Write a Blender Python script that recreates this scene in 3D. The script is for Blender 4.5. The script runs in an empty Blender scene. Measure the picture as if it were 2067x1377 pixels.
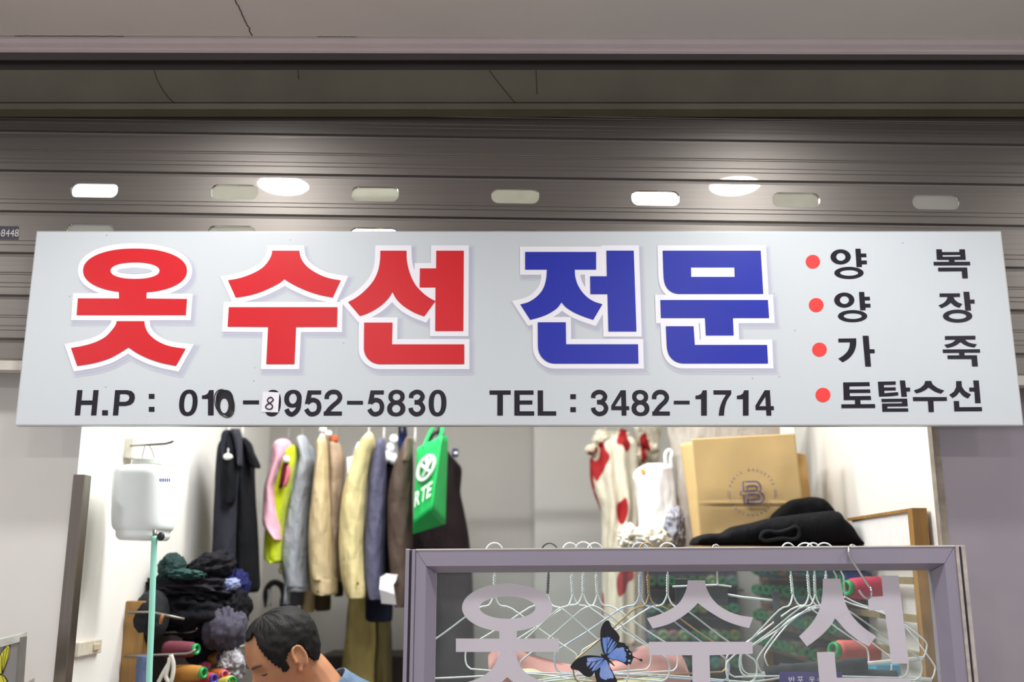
import bpy, bmesh, math, random
from mathutils import Vector, Matrix, Quaternion, noise
from mathutils.geometry import tessellate_polygon, delaunay_2d_cdt
random.seed(7)
S = bpy.context.scene
COL = S.collection
PI = math.pi

# ------------------------------------------------------------------ camera, world, lights, exposure
F = 2010.0                                   # focal length in pixels of the 2067 x 1377 frame
TH = math.radians(13.0)
CAM = Vector((0, 0, 1.45))
cd = bpy.data.cameras.new('camera')
cam = bpy.data.objects.new('camera', cd)
COL.objects.link(cam)
cam.location = CAM
cam.rotation_euler = (PI / 2 + TH, 0, 0)
cd.sensor_width = 36.0
cd.lens = F / 2067 * 36.0
cd.clip_start = 0.05
cd.dof.use_dof = True
cd.dof.focus_distance = 2.42
cd.dof.aperture_fstop = 1.6
S.camera = cam
S.view_settings.view_transform = 'Standard'
S.view_settings.look = 'None'
S.view_settings.gamma = 1.0
S.view_settings.use_curve_mapping = False
S.view_settings.exposure = 0.1
S.cycles.max_bounces = 10
S.cycles.transparent_max_bounces = 16
S.cycles.caustics_reflective = False
S.cycles.caustics_refractive = False

w = bpy.data.worlds.new('world')
S.world = w
w.use_nodes = True
w.node_tree.nodes['Background'].inputs[0].default_value = (0.79, 0.75, 0.82, 1)
w.node_tree.nodes['Background'].inputs[1].default_value = 0.55


def area(name, loc, sx, sy, power, color=(1, 1, 1), rot=(0, 0, 0), shape='RECTANGLE', spread=PI):
    l = bpy.data.lights.new(name, 'AREA')
    l.shape = shape
    l.size = sx
    if shape in ('RECTANGLE', 'ELLIPSE'):
        l.size_y = sy
    l.energy = power
    l.color = color
    l.spread = spread
    o = bpy.data.objects.new(name, l)
    o.location = loc
    o.rotation_euler = rot
    COL.objects.link(o)
    return o


# interior ceiling lamps, unseen fill added except the one behind a slot (fixtures are built further down)
CEIL_IN = 2.68
LAMPS = [(-0.42, 2.66, 14), (0.12, 2.66, 7), (0.47, 3.04, 3.5), (-0.42, 3.31, 10)]
for (lx, ly, lp) in LAMPS:
    area('interior_light', (lx, ly, CEIL_IN - 0.075), 0.5, 0.16, lp, (0.97, 0.985, 1.0))


# ------------------------------------------------------------------ pixel rays -> points on planes
def ray(px, py):
    u = (px - 1033.5) / F
    v = (688.5 - py) / F
    return Vector((u, math.cos(TH) - math.sin(TH) * v, math.sin(TH) + math.cos(TH) * v))


def at(px, py, Y):
    d = ray(px, py)
    return CAM + d * (Y / d.y)


def atz(px, py, z):
    d = ray(px, py)
    return CAM + d * ((z - CAM.z) / d.z)


def atx(px, py, X):
    d = ray(px, py)
    return CAM + d * (X / d.x)


# ------------------------------------------------------------------ materials
def lin(h):
    if isinstance(h, str):
        h = h.lstrip('#')
        c = [int(h[i:i + 2], 16) / 255 for i in (0, 2, 4)]
    else:
        c = [x / 255 for x in h]
    return tuple(x / 12.92 if x <= 0.04045 else ((x + 0.055) / 1.055) ** 2.4 for x in c)


def mat(name, h, rough=0.6, metal=0.0, var=0.08, scale=30.0, bump=0.0, bscale=200.0, coat=0.0, coat_rough=0.05,
        spec=0.5, sheen=0.0, stretch=(1, 1, 1), h2=None, bdist=0.004):
    m = bpy.data.materials.new(name)
    m.use_nodes = True
    nt = m.node_tree
    p = nt.nodes['Principled BSDF']
    c = lin(h)
    tc = nt.nodes.new('ShaderNodeTexCoord')
    mp = nt.nodes.new('ShaderNodeMapping')
    mp.inputs['Scale'].default_value = stretch
    nt.links.new(tc.outputs['Object'], mp.inputs[0])
    n = nt.nodes.new('ShaderNodeTexNoise')
    n.inputs['Scale'].default_value = scale
    n.inputs['Detail'].default_value = 4
    nt.links.new(mp.outputs[0], n.inputs['Vector'])
    r = nt.nodes.new('ShaderNodeValToRGB')
    r.color_ramp.elements[0].position = 0.3
    r.color_ramp.elements[1].position = 0.7
    if h2 is None:
        r.color_ramp.elements[0].color = tuple(max(0, x * (1 - var)) for x in c) + (1,)
        r.color_ramp.elements[1].color = tuple(min(1, x * (1 + var)) for x in c) + (1,)
    else:
        r.color_ramp.elements[0].color = c + (1,)
        r.color_ramp.elements[1].color = lin(h2) + (1,)
    nt.links.new(n.outputs['Fac'], r.inputs[0])
    nt.links.new(r.outputs[0], p.inputs['Base Color'])
    p.inputs['Roughness'].default_value = rough
    p.inputs['Metallic'].default_value = metal
    p.inputs['Specular IOR Level'].default_value = spec
    if coat:
        p.inputs['Coat Weight'].default_value = coat
        p.inputs['Coat Roughness'].default_value = coat_rough
    if sheen:
        p.inputs['Sheen Weight'].default_value = sheen
    if bump:
        b = nt.nodes.new('ShaderNodeBump')
        b.inputs['Strength'].default_value = bump
        b.inputs['Distance'].default_value = bdist
        n2 = nt.nodes.new('ShaderNodeTexNoise')
        n2.inputs['Scale'].default_value = bscale
        n2.inputs['Detail'].default_value = 3
        nt.links.new(mp.outputs[0], n2.inputs['Vector'])
        nt.links.new(n2.outputs['Fac'], b.inputs['Height'])
        nt.links.new(b.outputs[0], p.inputs['Normal'])
    return m


def emit(name, h, strength):
    m = bpy.data.materials.new(name)
    m.use_nodes = True
    nt = m.node_tree
    nt.nodes.remove(nt.nodes['Principled BSDF'])
    e = nt.nodes.new('ShaderNodeEmission')
    e.inputs[0].default_value = lin(h) + (1,)
    e.inputs[1].default_value = strength
    nt.links.new(e.outputs[0], nt.nodes['Material Output'].inputs[0])
    return m


def clear(name, tint, dust=0.05, gloss=1.0, dust_col=(0.8, 0.85, 0.85)):
    m = bpy.data.materials.new(name)
    m.use_nodes = True
    nt = m.node_tree
    nt.nodes.remove(nt.nodes['Principled BSDF'])
    t = nt.nodes.new('ShaderNodeBsdfTransparent')
    t.inputs[0].default_value = tint + (1,)
    d = nt.nodes.new('ShaderNodeBsdfDiffuse')
    d.inputs[0].default_value = dust_col + (1,)
    n = nt.nodes.new('ShaderNodeTexNoise')
    n.inputs['Scale'].default_value = 9
    n.inputs['Detail'].default_value = 6
    tc = nt.nodes.new('ShaderNodeTexCoord')
    nt.links.new(tc.outputs['Object'], n.inputs['Vector'])
    mul = nt.nodes.new('ShaderNodeMath')
    mul.operation = 'MULTIPLY'
    mul.inputs[1].default_value = dust * 2
    nt.links.new(n.outputs['Fac'], mul.inputs[0])
    mx = nt.nodes.new('ShaderNodeMixShader')
    nt.links.new(mul.outputs[0], mx.inputs[0])
    nt.links.new(t.outputs[0], mx.inputs[1])
    nt.links.new(d.outputs[0], mx.inputs[2])
    g = nt.nodes.new('ShaderNodeBsdfGlossy')
    g.inputs['Roughness'].default_value = 0.03
    fr = nt.nodes.new('ShaderNodeFresnel')
    fr.inputs[0].default_value = 1.45
    fm = nt.nodes.new('ShaderNodeMath')
    fm.operation = 'MULTIPLY'
    fm.inputs[1].default_value = gloss
    nt.links.new(fr.outputs[0], fm.inputs[0])
    mx2 = nt.nodes.new('ShaderNodeMixShader')
    nt.links.new(fm.outputs[0], mx2.inputs[0])
    nt.links.new(mx.outputs[0], mx2.inputs[1])
    nt.links.new(g.outputs[0], mx2.inputs[2])
    nt.links.new(mx2.outputs[0], nt.nodes['Material Output'].inputs[0])
    return m


# ------------------------------------------------------------------ objects, labels
ORG = {}


def tag(o, label, cat, group=None, kind=None):
    o['label'] = label
    o['category'] = cat
    if group:
        o['group'] = group
    if kind:
        o['kind'] = kind
    return o


def thing(name, loc, label, cat, group=None):
    o = bpy.data.objects.new(name, None)
    o.empty_display_size = 0.05
    o.location = loc
    COL.objects.link(o)
    ORG[o.name] = Vector(loc)
    tag(o, label, cat, group)
    return o


def structure(o, label=None):
    o['kind'] = 'structure'
    if label:
        o['label'] = label
    return o


class MB:
    """collects shapes in world coordinates, links them as one mesh object"""

    def __init__(self):
        self.v = []
        self.f = []
        self.smooth = []

    def add(self, vs, fs, smooth=False):
        k = len(self.v)
        self.v += [Vector(p) for p in vs]
        for f in fs:
            self.f.append(tuple(i + k for i in f))
            self.smooth.append(smooth)
        return self

    def box(self, lo, hi, M=None):
        x0, y0, z0 = lo
        x1, y1, z1 = hi
        vs = [Vector(p) for p in ((x0, y0, z0), (x1, y0, z0), (x1, y1, z0), (x0, y1, z0), (x0, y0, z1), (x1, y0, z1), (x1, y1, z1), (x0, y1, z1))]
        if M:
            vs = [M @ p for p in vs]
        return self.add(vs, [(0, 3, 2, 1), (4, 5, 6, 7), (0, 1, 5, 4), (1, 2, 6, 5), (2, 3, 7, 6), (3, 0, 4, 7)])

    def hexa(self, front, back):
        """front, back: 4 points each in the same order"""
        return self.add(list(front) + list(back), [(0, 1, 2, 3), (7, 6, 5, 4), (0, 4, 5, 1), (1, 5, 6, 2), (2, 6, 7, 3), (3, 7, 4, 0)])

    def tube(self, pts, r, n=8, closed=False):
        pts = [Vector(p) for p in pts]
        m = len(pts)
        rs = r if isinstance(r, (list, tuple)) else [r] * m
        vs = []
        up = None
        for i, p in enumerate(pts):
            a = pts[(i - 1) % m] if (closed or i > 0) else p
            b = pts[(i + 1) % m] if (closed or i < m - 1) else p
            t = (b - a).normalized()
            if up is None:
                up = t.orthogonal().normalized()
            up = (up - t * up.dot(t))
            if up.length < 1e-6:
                up = t.orthogonal()
            up.normalize()
            s = t.cross(up)
            for k in range(n):
                an = 2 * PI * k / n
                vs.append(p + (up * math.cos(an) + s * math.sin(an)) * rs[i])
        fs = []
        for i in range(m if closed else m - 1):
            j = (i + 1) % m
            for k in range(n):
                l = (k + 1) % n
                fs.append((i * n + k, i * n + l, j * n + l, j * n + k))
        if not closed:
            fs.append(tuple(range(n - 1, -1, -1)))
            fs.append(tuple((m - 1) * n + k for k in range(n)))
        return self.add(vs, fs, True)

    def lathe(self, prof, n=24, M=None, cap=True):
        """prof: (r, z) list, around local z"""
        vs = []
        for (r, z) in prof:
            for k in range(n):
                a = 2 * PI * k / n
                vs.append(Vector((r * math.cos(a), r * math.sin(a), z)))
        if M:
            vs = [M @ p for p in vs]
        fs = []
        for i in range(len(prof) - 1):
            for k in range(n):
                l = (k + 1) % n
                fs.append((i * n + k, i * n + l, (i + 1) * n + l, (i + 1) * n + k))
        if cap:
            fs.append(tuple(range(n - 1, -1, -1)))
            fs.append(tuple((len(prof) - 1) * n + k for k in range(n)))
        return self.add(vs, fs, True)

    def loft(self, rings, cap=True, smooth=True):
        n = len(rings[0])
        vs = [p for r in rings for p in r]
        fs = []
        for i in range(len(rings) - 1):
            for k in range(n):
                l = (k + 1) % n
                fs.append((i * n + k, i * n + l, (i + 1) * n + l, (i + 1) * n + k))
        if cap:
            fs.append(tuple(range(n - 1, -1, -1)))
            fs.append(tuple((len(rings) - 1) * n + k for k in range(n)))
        return self.add(vs, fs, smooth)

    def sheet(self, fn, nu, nv, thick=0.0, smooth=True):
        """fn(u, v) -> point"""
        vs = [Vector(fn(i / nu, j / nv)) for j in range(nv + 1) for i in range(nu + 1)]
        fs = [(j * (nu + 1) + i, j * (nu + 1) + i + 1, (j + 1) * (nu + 1) + i + 1, (j + 1) * (nu + 1) + i) for j in range(nv) for i in range(nu)]
        return self.add(vs, fs, smooth)

    def poly(self, loops, fn, thick=None, back=None):
        """filled 2D loops (holes allowed), fn maps a 2D point to the world"""
        loops = [list(l) for l in loops]
        if len(loops) == 1:
            l = loops[0]
            if area2(l) < 0:
                l = l[::-1]
            r = delaunay_2d_cdt([Vector(p) for p in l], [], [list(range(len(l)))], 1, 1e-7)
            flat = [tuple(p) for p in r[0]]
            fs = [tuple(t) for t in r[2]]
        else:
            flat = [p for l in loops for p in l]
            fs = [tuple(t) for t in tessellate_polygon([[Vector((p[0], p[1], 0)) for p in l] for l in loops])]
        vs = [fn(p) for p in flat]
        if back is None:
            return self.add(vs, fs)
        if len(loops) == 1 and len(flat) != len(loops[0]):
            return self.add(vs, fs)
        k = len(vs)
        vs2 = [back(p) for p in flat]
        fs2 = [tuple(i + k for i in reversed(t)) for t in fs]
        side = []
        o = 0
        for l in loops:
            m = len(l)
            for i in range(m):
                j = (i + 1) % m
                side.append((o + i, o + j, o + j + k, o + i + k))
            o += m
        return self.add(vs + vs2, fs + fs2 + side)

    def build(self, name, m, parent=None, base=None, solid=0.0, fix=True, bevel=0.0, subsurf=0):
        me = bpy.data.meshes.new(name)
        if parent is not None:
            org = ORG[parent.name]
        elif base is not None:
            org = Vector(base)
        else:
            lo = [min(p[i] for p in self.v) for i in range(3)]
            hi = [max(p[i] for p in self.v) for i in range(3)]
            org = Vector(((lo[0] + hi[0]) / 2, (lo[1] + hi[1]) / 2, lo[2]))
        me.from_pydata([p - org for p in self.v], [], self.f)
        for p, s in zip(me.polygons, self.smooth):
            p.use_smooth = s
        me.materials.append(m)
        if fix:
            bm = bmesh.new()
            bm.from_mesh(me)
            bmesh.ops.recalc_face_normals(bm, faces=bm.faces)
            bm.to_mesh(me)
            bm.free()
        o = bpy.data.objects.new(name, me)
        COL.objects.link(o)
        if parent is not None:
            o.parent = parent
        else:
            o.location = org
        ORG[o.name] = org
        if bevel:
            b = o.modifiers.new('bevel', 'BEVEL')
            b.width = bevel
            b.segments = 2
            b.limit_method = 'ANGLE'
        if solid:
            s = o.modifiers.new('solid', 'SOLIDIFY')
            s.thickness = solid
            s.offset = 0
        if subsurf:
            s = o.modifiers.new('sub', 'SUBSURF')
            s.levels = s.render_levels = subsurf
        return o


def catmull(rows, sub=4):
    out = []
    n = len(rows)
    for i in range(n - 1):
        p0 = rows[max(i - 1, 0)]
        p1 = rows[i]
        p2 = rows[i + 1]
        p3 = rows[min(i + 2, n - 1)]
        for k in range(sub):
            t = k / sub
            out.append(tuple(0.5 * ((2 * b) + (-a + c) * t + (2 * a - 5 * b + 4 * c - d) * t * t + (-a + 3 * b - 3 * c + d) * t ** 3)
                             for a, b, c, d in zip(p0, p1, p2, p3)))
    out.append(tuple(rows[-1]))
    return out


def loft_px(rows, Y, hd, n=28, folds=0.05, nf=5, seed=0, sub=5, mb=None, Yo=None):
    """cloth volume between a left and right outline: rows of (py, pxL, pxR), standing at distance Y with half depth hd"""
    mb = mb or MB()
    rows = catmull(rows, sub)
    m = len(rows)
    rings = []
    for i, (py, a, b) in enumerate(rows):
        L = at(a, py, Y)
        R = at(b, py, Y)
        c = (L + R) / 2
        hw = (R.x - L.x) / 2
        t = i / (m - 1)
        end = min(1, 0.25 + 6 * t)
        h = hd * end if not callable(hd) else hd(t)
        ring = []
        for k in range(n):
            an = 2 * PI * k / n
            q = noise.noise(Vector((math.cos(an) * 1.7 + seed * 3.1, math.sin(an) * 1.7, c.z * 5 + seed)))
            wv = 1 + folds * (math.sin(nf * an + seed + 3 * math.sin(t * 5 + seed)) * (0.3 + 0.7 * t)) + folds * 1.2 * q
            fx = 1 + (wv - 1) * 0.6
            ring.append(Vector((c.x + hw * math.cos(an) * fx, c.y + h * math.sin(an) * wv, c.z)))
        rings.append(ring)
    mb.loft(rings)
    return mb


def blob(c, r, amp=0.25, freq=2.2, seed=0, M=None, nu=64, nv=44, flat=1.0, mb=None, stretch=(1, 1, 1)):
    """crumpled cloth lump"""
    mb = mb or MB()
    rings = []
    so = Vector((seed * 7.3, seed * 3.7, seed * 1.9))
    for j in range(nv + 1):
        ph = -PI / 2 + PI * j / nv
        ring = []
        for i in range(nu):
            an = 2 * PI * i / nu
            d = Vector((math.cos(ph) * math.cos(an), math.cos(ph) * math.sin(an), math.sin(ph)))
            e = Vector((d.x * stretch[0], d.y * stretch[1], d.z * stretch[2]))
            n1 = noise.noise(e * freq + so)
            n2 = 1 - abs(noise.noise(e * freq * 1.7 + so * 2)) * 2
            n3 = 1 - abs(noise.noise(e * freq * 4.1 + so)) * 2
            k = 1 + amp * (0.8 * n1 + 0.75 * (n2 - 0.5) + 0.16 * (n3 - 0.5))
            p = Vector((d.x * r[0] * k, d.y * r[1] * k, d.z * r[2] * k))
            if M:
                p = M @ p
            ring.append(Vector(c) + p)
        rings.append(ring)
    mb.loft(rings, cap=False)
    return mb


# ------------------------------------------------------------------ lettering helpers
def area2(l):
    return sum(l[i][0] * l[(i + 1) % len(l)][1] - l[(i + 1) % len(l)][0] * l[i][1] for i in range(len(l))) / 2


def rounded(l, ang=34, sub=4):
    """smooth the gently turning stretches of a traced outline, keep its corners"""
    n = len(l)
    P = [Vector(p) for p in l]
    sm = []
    for i in range(n):
        a = P[i] - P[i - 1]
        b = P[(i + 1) % n] - P[i]
        sm.append(a.length > 0 and b.length > 0 and abs(a.angle_signed(b)) < math.radians(ang) and abs(a.angle_signed(b)) > 0.02)
    out = []
    for i in range(n):
        j = (i + 1) % n
        a, b = P[i], P[j]
        L = (b - a).length
        if not (sm[i] or sm[j]):
            out.append(tuple(a))
            continue

        def tang(k):
            d = (P[(k + 1) % n] - P[k - 1]).normalized()
            return d * min((P[(k + 1) % n] - P[k]).length, (P[k] - P[k - 1]).length)
        ta = tang(i) if sm[i] else (b - a)
        tb = tang(j) if sm[j] else (b - a)
        for s in range(sub):
            t = s / sub
            h = (2 * t ** 3 - 3 * t * t + 1, t ** 3 - 2 * t * t + t, -2 * t ** 3 + 3 * t * t, t ** 3 - t * t)
            q = a * h[0] + ta * h[1] + b * h[2] + tb * h[3]
            out.append((q.x, q.y))
    return out


def grow(l, d, limit=2.6):
    """offset a closed outline outwards by d with mitred corners"""
    if area2(l) < 0:
        l = l[::-1]
    n = len(l)
    out = []
    for i in range(n):
        p = Vector(l[i])
        a = (p - Vector(l[i - 1]))
        b = (Vector(l[(i + 1) % n]) - p)
        if a.length < 1e-6 or b.length < 1e-6:
            continue
        a.normalize()
        b.normalize()
        na = Vector((a.y, -a.x))
        nb = Vector((b.y, -b.x))
        m = na + nb
        if m.length < 1e-3:
            m = na.copy()
        m.normalize()
        k = min(1 / max(m.dot(na), 0.05), limit)
        q = p + m * d * k
        out.append((q.x, q.y))
    return out


def ell(cx, cy, rx, ry, n=56, pw=2.0):
    r = []
    for i in range(n):
        a = 2 * PI * i / n
        c, s = math.cos(a), math.sin(a)
        r.append((cx + rx * math.copysign(abs(c) ** (2 / pw), c), cy + ry * math.copysign(abs(s) ** (2 / pw), s)))
    return r


def crop(ox, oy, k):
    return lambda l: [(ox + x / k, oy + y / k) for (x, y) in l]


_glyph = {}


def glyph(ch, off=0.0):
    """outline triangles of one character in its own unit box"""
    key = (ch, off)
    if key in _glyph:
        return _glyph[key]
    c = bpy.data.curves.new('glyph', 'FONT')
    c.body = ch
    c.offset = off
    c.resolution_u = 6
    o = bpy.data.objects.new('glyph', c)
    COL.objects.link(o)
    dg = bpy.context.evaluated_depsgraph_get()
    me = o.evaluated_get(dg).to_mesh()
    vs = [(v.co.x, v.co.y) for v in me.vertices]
    fs = [tuple(p.vertices) for p in me.polygons]
    o.evaluated_get(dg).to_mesh_clear()
    bpy.data.objects.remove(o)
    bpy.data.curves.remove(c)
    x0 = min(v[0] for v in vs)
    x1 = max(v[0] for v in vs)
    y0 = min(v[1] for v in vs)
    y1 = max(v[1] for v in vs)
    vs = [((x - x0) / (x1 - x0), (y - y0) / (y1 - y0)) for x, y in vs]
    _glyph[key] = (vs, fs, (x1 - x0) / (y1 - y0))
    return _glyph[key]


def glyph_px(mb, ch, x0, x1, y0, y1, Y, off=0.012):
    """set a character into the pixel box (x0..x1 at mid height, y0 top, y1 bottom) on the plane at distance Y"""
    vs, fs, _ = glyph(ch, off)
    ym = (y0 + y1) / 2
    a = at(x0, ym, Y)
    b = at(x1, ym, Y)
    zt = at((x0 + x1) / 2, y0, Y).z
    zb = at((x0 + x1) / 2, y1, Y).z
    mb.add([Vector((a.x + (b.x - a.x) * u, Y, zb + (zt - zb) * v)) for u, v in vs], fs)
    return mb


def dup(root, loc=None, rot=None, label=None, group=None, mats=None):
    r = root.copy()
    COL.objects.link(r)
    ORG[r.name] = Vector(loc) if loc is not None else ORG[root.name]
    if loc is not None:
        r.location = loc
    if rot is not None:
        r.rotation_euler = rot
    if label:
        r['label'] = label
    if group:
        r['group'] = group
    for ch in list(root.children):
        c = ch.copy()
        COL.objects.link(c)
        c.parent = r
        if mats and ch.name.split('.')[0] in mats:
            c.data = ch.data.copy()
            c.data.materials[0] = mats[ch.name.split('.')[0]]
        for g in ch.children:
            d = g.copy()
            COL.objects.link(d)
            d.parent = c
    return r
# ================================================================== the setting
M_ceil = mat('ceiling_paint', '#cbc6c0', 0.7, var=0.03, scale=3)
M_trim = mat('trim_paint', '#d8cdcf', 0.55, var=0.03, scale=8)
M_dark = mat('dark_steel', '#4e4844', 0.55, metal=0.3, var=0.1, scale=6, stretch=(1, 1, 8))
M_beam = mat('beam_paint', '#6c6855', 0.5, var=0.08, scale=5, h2='#605c4a')
M_white = mat('white_wall_paint', '#ece9e3', 0.6, var=0.015, scale=4, bump=0.05, bscale=60)
M_whitep = mat('white_pillar_paint', '#d8d5d1', 0.6, var=0.02, scale=5)
M_lilac = mat('lilac_grey_paint', '#989199', 0.55, var=0.05, scale=4, h2='#8f8892')
M_back = mat('grey_back_wall_paint', '#a6a39e', 0.65, var=0.03, scale=3)
M_back2 = mat('pale_back_wall_paint', '#b9b7b3', 0.65, var=0.03, scale=3)
M_floor = mat('floor_tile', '#a8a29a', 0.35, var=0.06, scale=5)
M_black = mat('black_plastic', '#16161a', 0.5, var=0.1)
M_steel = mat('brushed_steel', '#8d857c', 0.32, metal=0.9, var=0.12, scale=8, stretch=(12, 12, 0.4))

SHY = 2.45
SGY = 2.38
PILY = 2.53
WLX, WRX = -1.10, 1.073
BKY = 4.5
HC = 2.69

# corridor ceiling with its bead moulding along the shop front
eL = atz(-200, 71, HC)
eR = atz(2267, 79, HC)
fL = atz(-200, 95, HC)
fR = atz(2267, 106, HC)
b = MB()
lo = [Vector((-4.5, -3.2, HC)), Vector((4.5, -3.2, HC)), Vector((4.5, eR.y + (4.5 - eR.x) * (eR.y - eL.y) / (eR.x - eL.x), HC)), Vector((-4.5, eL.y + (-4.5 - eL.x) * (eR.y - eL.y) / (eR.x - eL.x), HC))]
b.hexa(lo, [p + Vector((0, 0, 0.05)) for p in lo])
ceil_o = structure(b.build('ceiling', M_ceil))
b = MB()
p0 = atz(475, 0, HC - 0.0006)
p1 = atz(509, 72, HC - 0.0006)
p0 = p0 + (p0 - p1) * 2
wv = []
N = 40
for i in range(N + 1):
    q = p0.lerp(p1, i / N)
    j = noise.noise(Vector((i * 0.8, 3, 1))) * 0.004
    wv.append(q + Vector((j, 0, 0)))
b.tube(wv, 0.0014, 5)
b.build('joint_line', mat('joint_dirt', '#4a443f', 0.9), ceil_o)
b = MB()
for (x0, x1) in ((30, 250), (1390, 1640), (1700, 2067), (640, 720)):
    n = 24
    pts = [atz(x0 + (x1 - x0) * i / n, 71.5 + 8 * (x0 + (x1 - x0) * i / n + 200) / 2467 + 0.6 * math.sin(i * 1.7), HC - 0.0004) for i in range(n + 1)]
    b.tube(pts, 0.0007, 4)
b.build('joint_line', bpy.data.materials['joint_dirt'], ceil_o)
b = MB()
prof = [(0.0, 0.0), (0.0, -0.006), (0.25, -0.009), (0.55, -0.009), (0.62, -0.004), (0.7, -0.004), (0.78, -0.010), (1.0, -0.010), (1.0, 0.05), (0.0, 0.05)]
ringL = [eL.lerp(fL, t) + Vector((-1.5, 0, dz)) for t, dz in prof]
ringR = [eR.lerp(fR, t) + Vector((1.5, 0, dz)) for t, dz in prof]
b.loft([ringL, ringR], smooth=False)
structure(b.build('trim_1', M_trim))

# dark recess above the shutter, lintel beam with its lip
zb = at(1033, 100, 2.50).z
zc = at(1033, 134, 2.50).z
b = MB()
b.box((-2.4, 2.425, zb - 0.16), (2.4, 2.56, zb + 0.30))
b.box((-2.4, 2.408, at(1033, 121, 2.408).z), (2.4, 2.425, zb + 0.30))
structure(b.build('wall_lintel', M_dark))
b = MB()
z1 = at(1033, 141, 2.405).z
z2 = at(1033, 207, 2.405).z
z3 = at(1033, 208, 2.392).z
z4 = at(1033, 220, 2.392).z
b.box((-2.4, 2.405, z2), (2.4, 2.478, z1))
b.box((-2.4, 2.392, z4), (2.4, 2.440, z3))
beam = structure(b.build('trim_2', M_beam, bevel=0.002))
b = MB()
for pts in ([(311, 142), (316, 158), (326, 178), (340, 197), (356, 212)], [(988, 142), (1003, 163), (1019, 182), (1036, 203), (1050, 216)], [(601, 140), (603, 160)], [(1082, 142), (1084, 190)]):
    b.tube([at(x, y, 2.4045) for x, y in pts], 0.0011, 5)
b.build('drip_stain', mat('drip_dirt', '#3a362e', 0.9), beam)

# shop front pillars and the shop's own walls
b = MB()
b.box((-3.2, PILY, 0.0), (WLX, PILY + 0.02, 2.05))
structure(b.build('wall_front_left', M_whitep))
b = MB()
b.box((WRX + 0.012, PILY - 0.004, 0.0), (3.2, PILY + 0.02, 2.05))
structure(b.build('wall_front_right', M_lilac))
b = MB()
b.box((WRX - 0.004, PILY - 0.007, 0.0), (WRX + 0.014, PILY + 0.018, 2.05))
structure(b.build('trim_3', mat('grimy_edge', '#8a8074', 0.7, var=0.25, scale=30)))
b = MB()
b.box((WLX - 0.05, PILY + 0.02, 0), (WLX, BKY + 0.05, 2.05))
b.box((WLX - 0.05, PILY + 0.4, 2.05), (WLX, BKY + 0.05, CEIL_IN))
structure(b.build('wall_left', M_white))
b = MB()
b.box((WRX, PILY + 0.02, 0), (WRX + 0.05, BKY + 0.05, 2.05))
b.box((WRX, PILY + 0.4, 2.05), (WRX + 0.05, BKY + 0.05, CEIL_IN))
structure(b.build('wall_right', M_white))
b = MB()
b.box((WLX - 0.05, BKY, 0), (WRX + 0.05, BKY + 0.05, CEIL_IN))
structure(b.build('wall_back', M_back))
xs = at(1078, 950, BKY - 0.06).x
b = MB()
b.box((xs, BKY - 0.06, 0), (WRX, BKY, CEIL_IN))
structure(b.build('wall_column', M_back2))
b = MB()
b.box((-2.6, PILY - 0.02, CEIL_IN), (2.6, BKY + 0.1, CEIL_IN + 0.04))
structure(b.build('ceiling_interior', mat('interior_ceiling', '#dcdccf', 0.7, var=0.03, scale=6)))
b = MB()
b.box((-4.5, -3.2, -0.05), (4.5, BKY + 0.1, 0))
structure(b.build('floor', M_floor))

# steel corner guard on the left wall edge
b = MB()
z1 = at(160, 958, PILY - 0.004).z
x1 = at(149, 958, PILY - 0.004).x
x2 = at(172, 959, PILY - 0.004).x
b.box((x1, PILY - 0.006, 0.0), (x2, PILY, z1))
b.box((WLX, PILY, 0.0), (x2, PILY + 0.035, z1))
structure(b.build('trim_4', M_steel, bevel=0.001))

# ================================================================== lamps
M_lamp = emit('lamp_glow', '#ffffff', 48)
M_lamphouse = mat('lamp_white_metal', '#e8e8e6', 0.4, var=0.02)
for i, (px, py, where) in enumerate(((572, 370, 'left'), (1483, 371, 'right'))):
    q = atz(px, py, HC)
    X, Y = q.x, 2 * SHY - q.y
    t = thing('ceiling_downlight', (X, Y, HC), 'round white recessed downlight in the corridor ceiling, %s of the pair above the sign' % where, 'lamp', 'corridor downlights')
    b = MB()
    b.lathe([(0.082, 0.0), (0.100, 0.0), (0.100, -0.006), (0.094, -0.011), (0.082, -0.008)], 48, Matrix.Translation((X, Y, HC)), cap=False)
    b.build('trim_ring', M_lamphouse, t)
    b = MB()
    b.lathe([(0.082, -0.001), (0.082, -0.007)], 48, Matrix.Translation((X, Y, HC)))
    b.build('diffuser', M_lamp, t)
    area('downlight_beam', (X, Y, HC - 0.012), 0.15, 0.15, 5.6, (1.0, 0.985, 0.96), shape='DISK', spread=math.radians(165))
M_tube = emit('tube_glow', '#fffdf6', 14)
for i, (lx, ly, lp) in enumerate(LAMPS):  # all but the slot lamp are added fill, hidden from view
    t = thing('ceiling_lamp', (lx, ly, CEIL_IN), 'white batten lamp on the shop ceiling, ' + ('added as front fill above the water container', 'added as front fill behind the shutter', 'shining through a slot of the shutter', 'added to light the left wall and clothes')[i], 'lamp', 'shop ceiling lamps')
    b = MB()
    b.box((lx - 0.3, ly - 0.10, CEIL_IN - 0.05), (lx + 0.3, ly + 0.10, CEIL_IN))
    b.build('housing', M_lamphouse, t, bevel=0.006)
    b = MB()
    b.box((lx - 0.28, ly - 0.085, CEIL_IN - 0.068), (lx + 0.28, ly + 0.085, CEIL_IN - 0.05))
    b.build('diffuser', M_tube, t, bevel=0.006)
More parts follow.
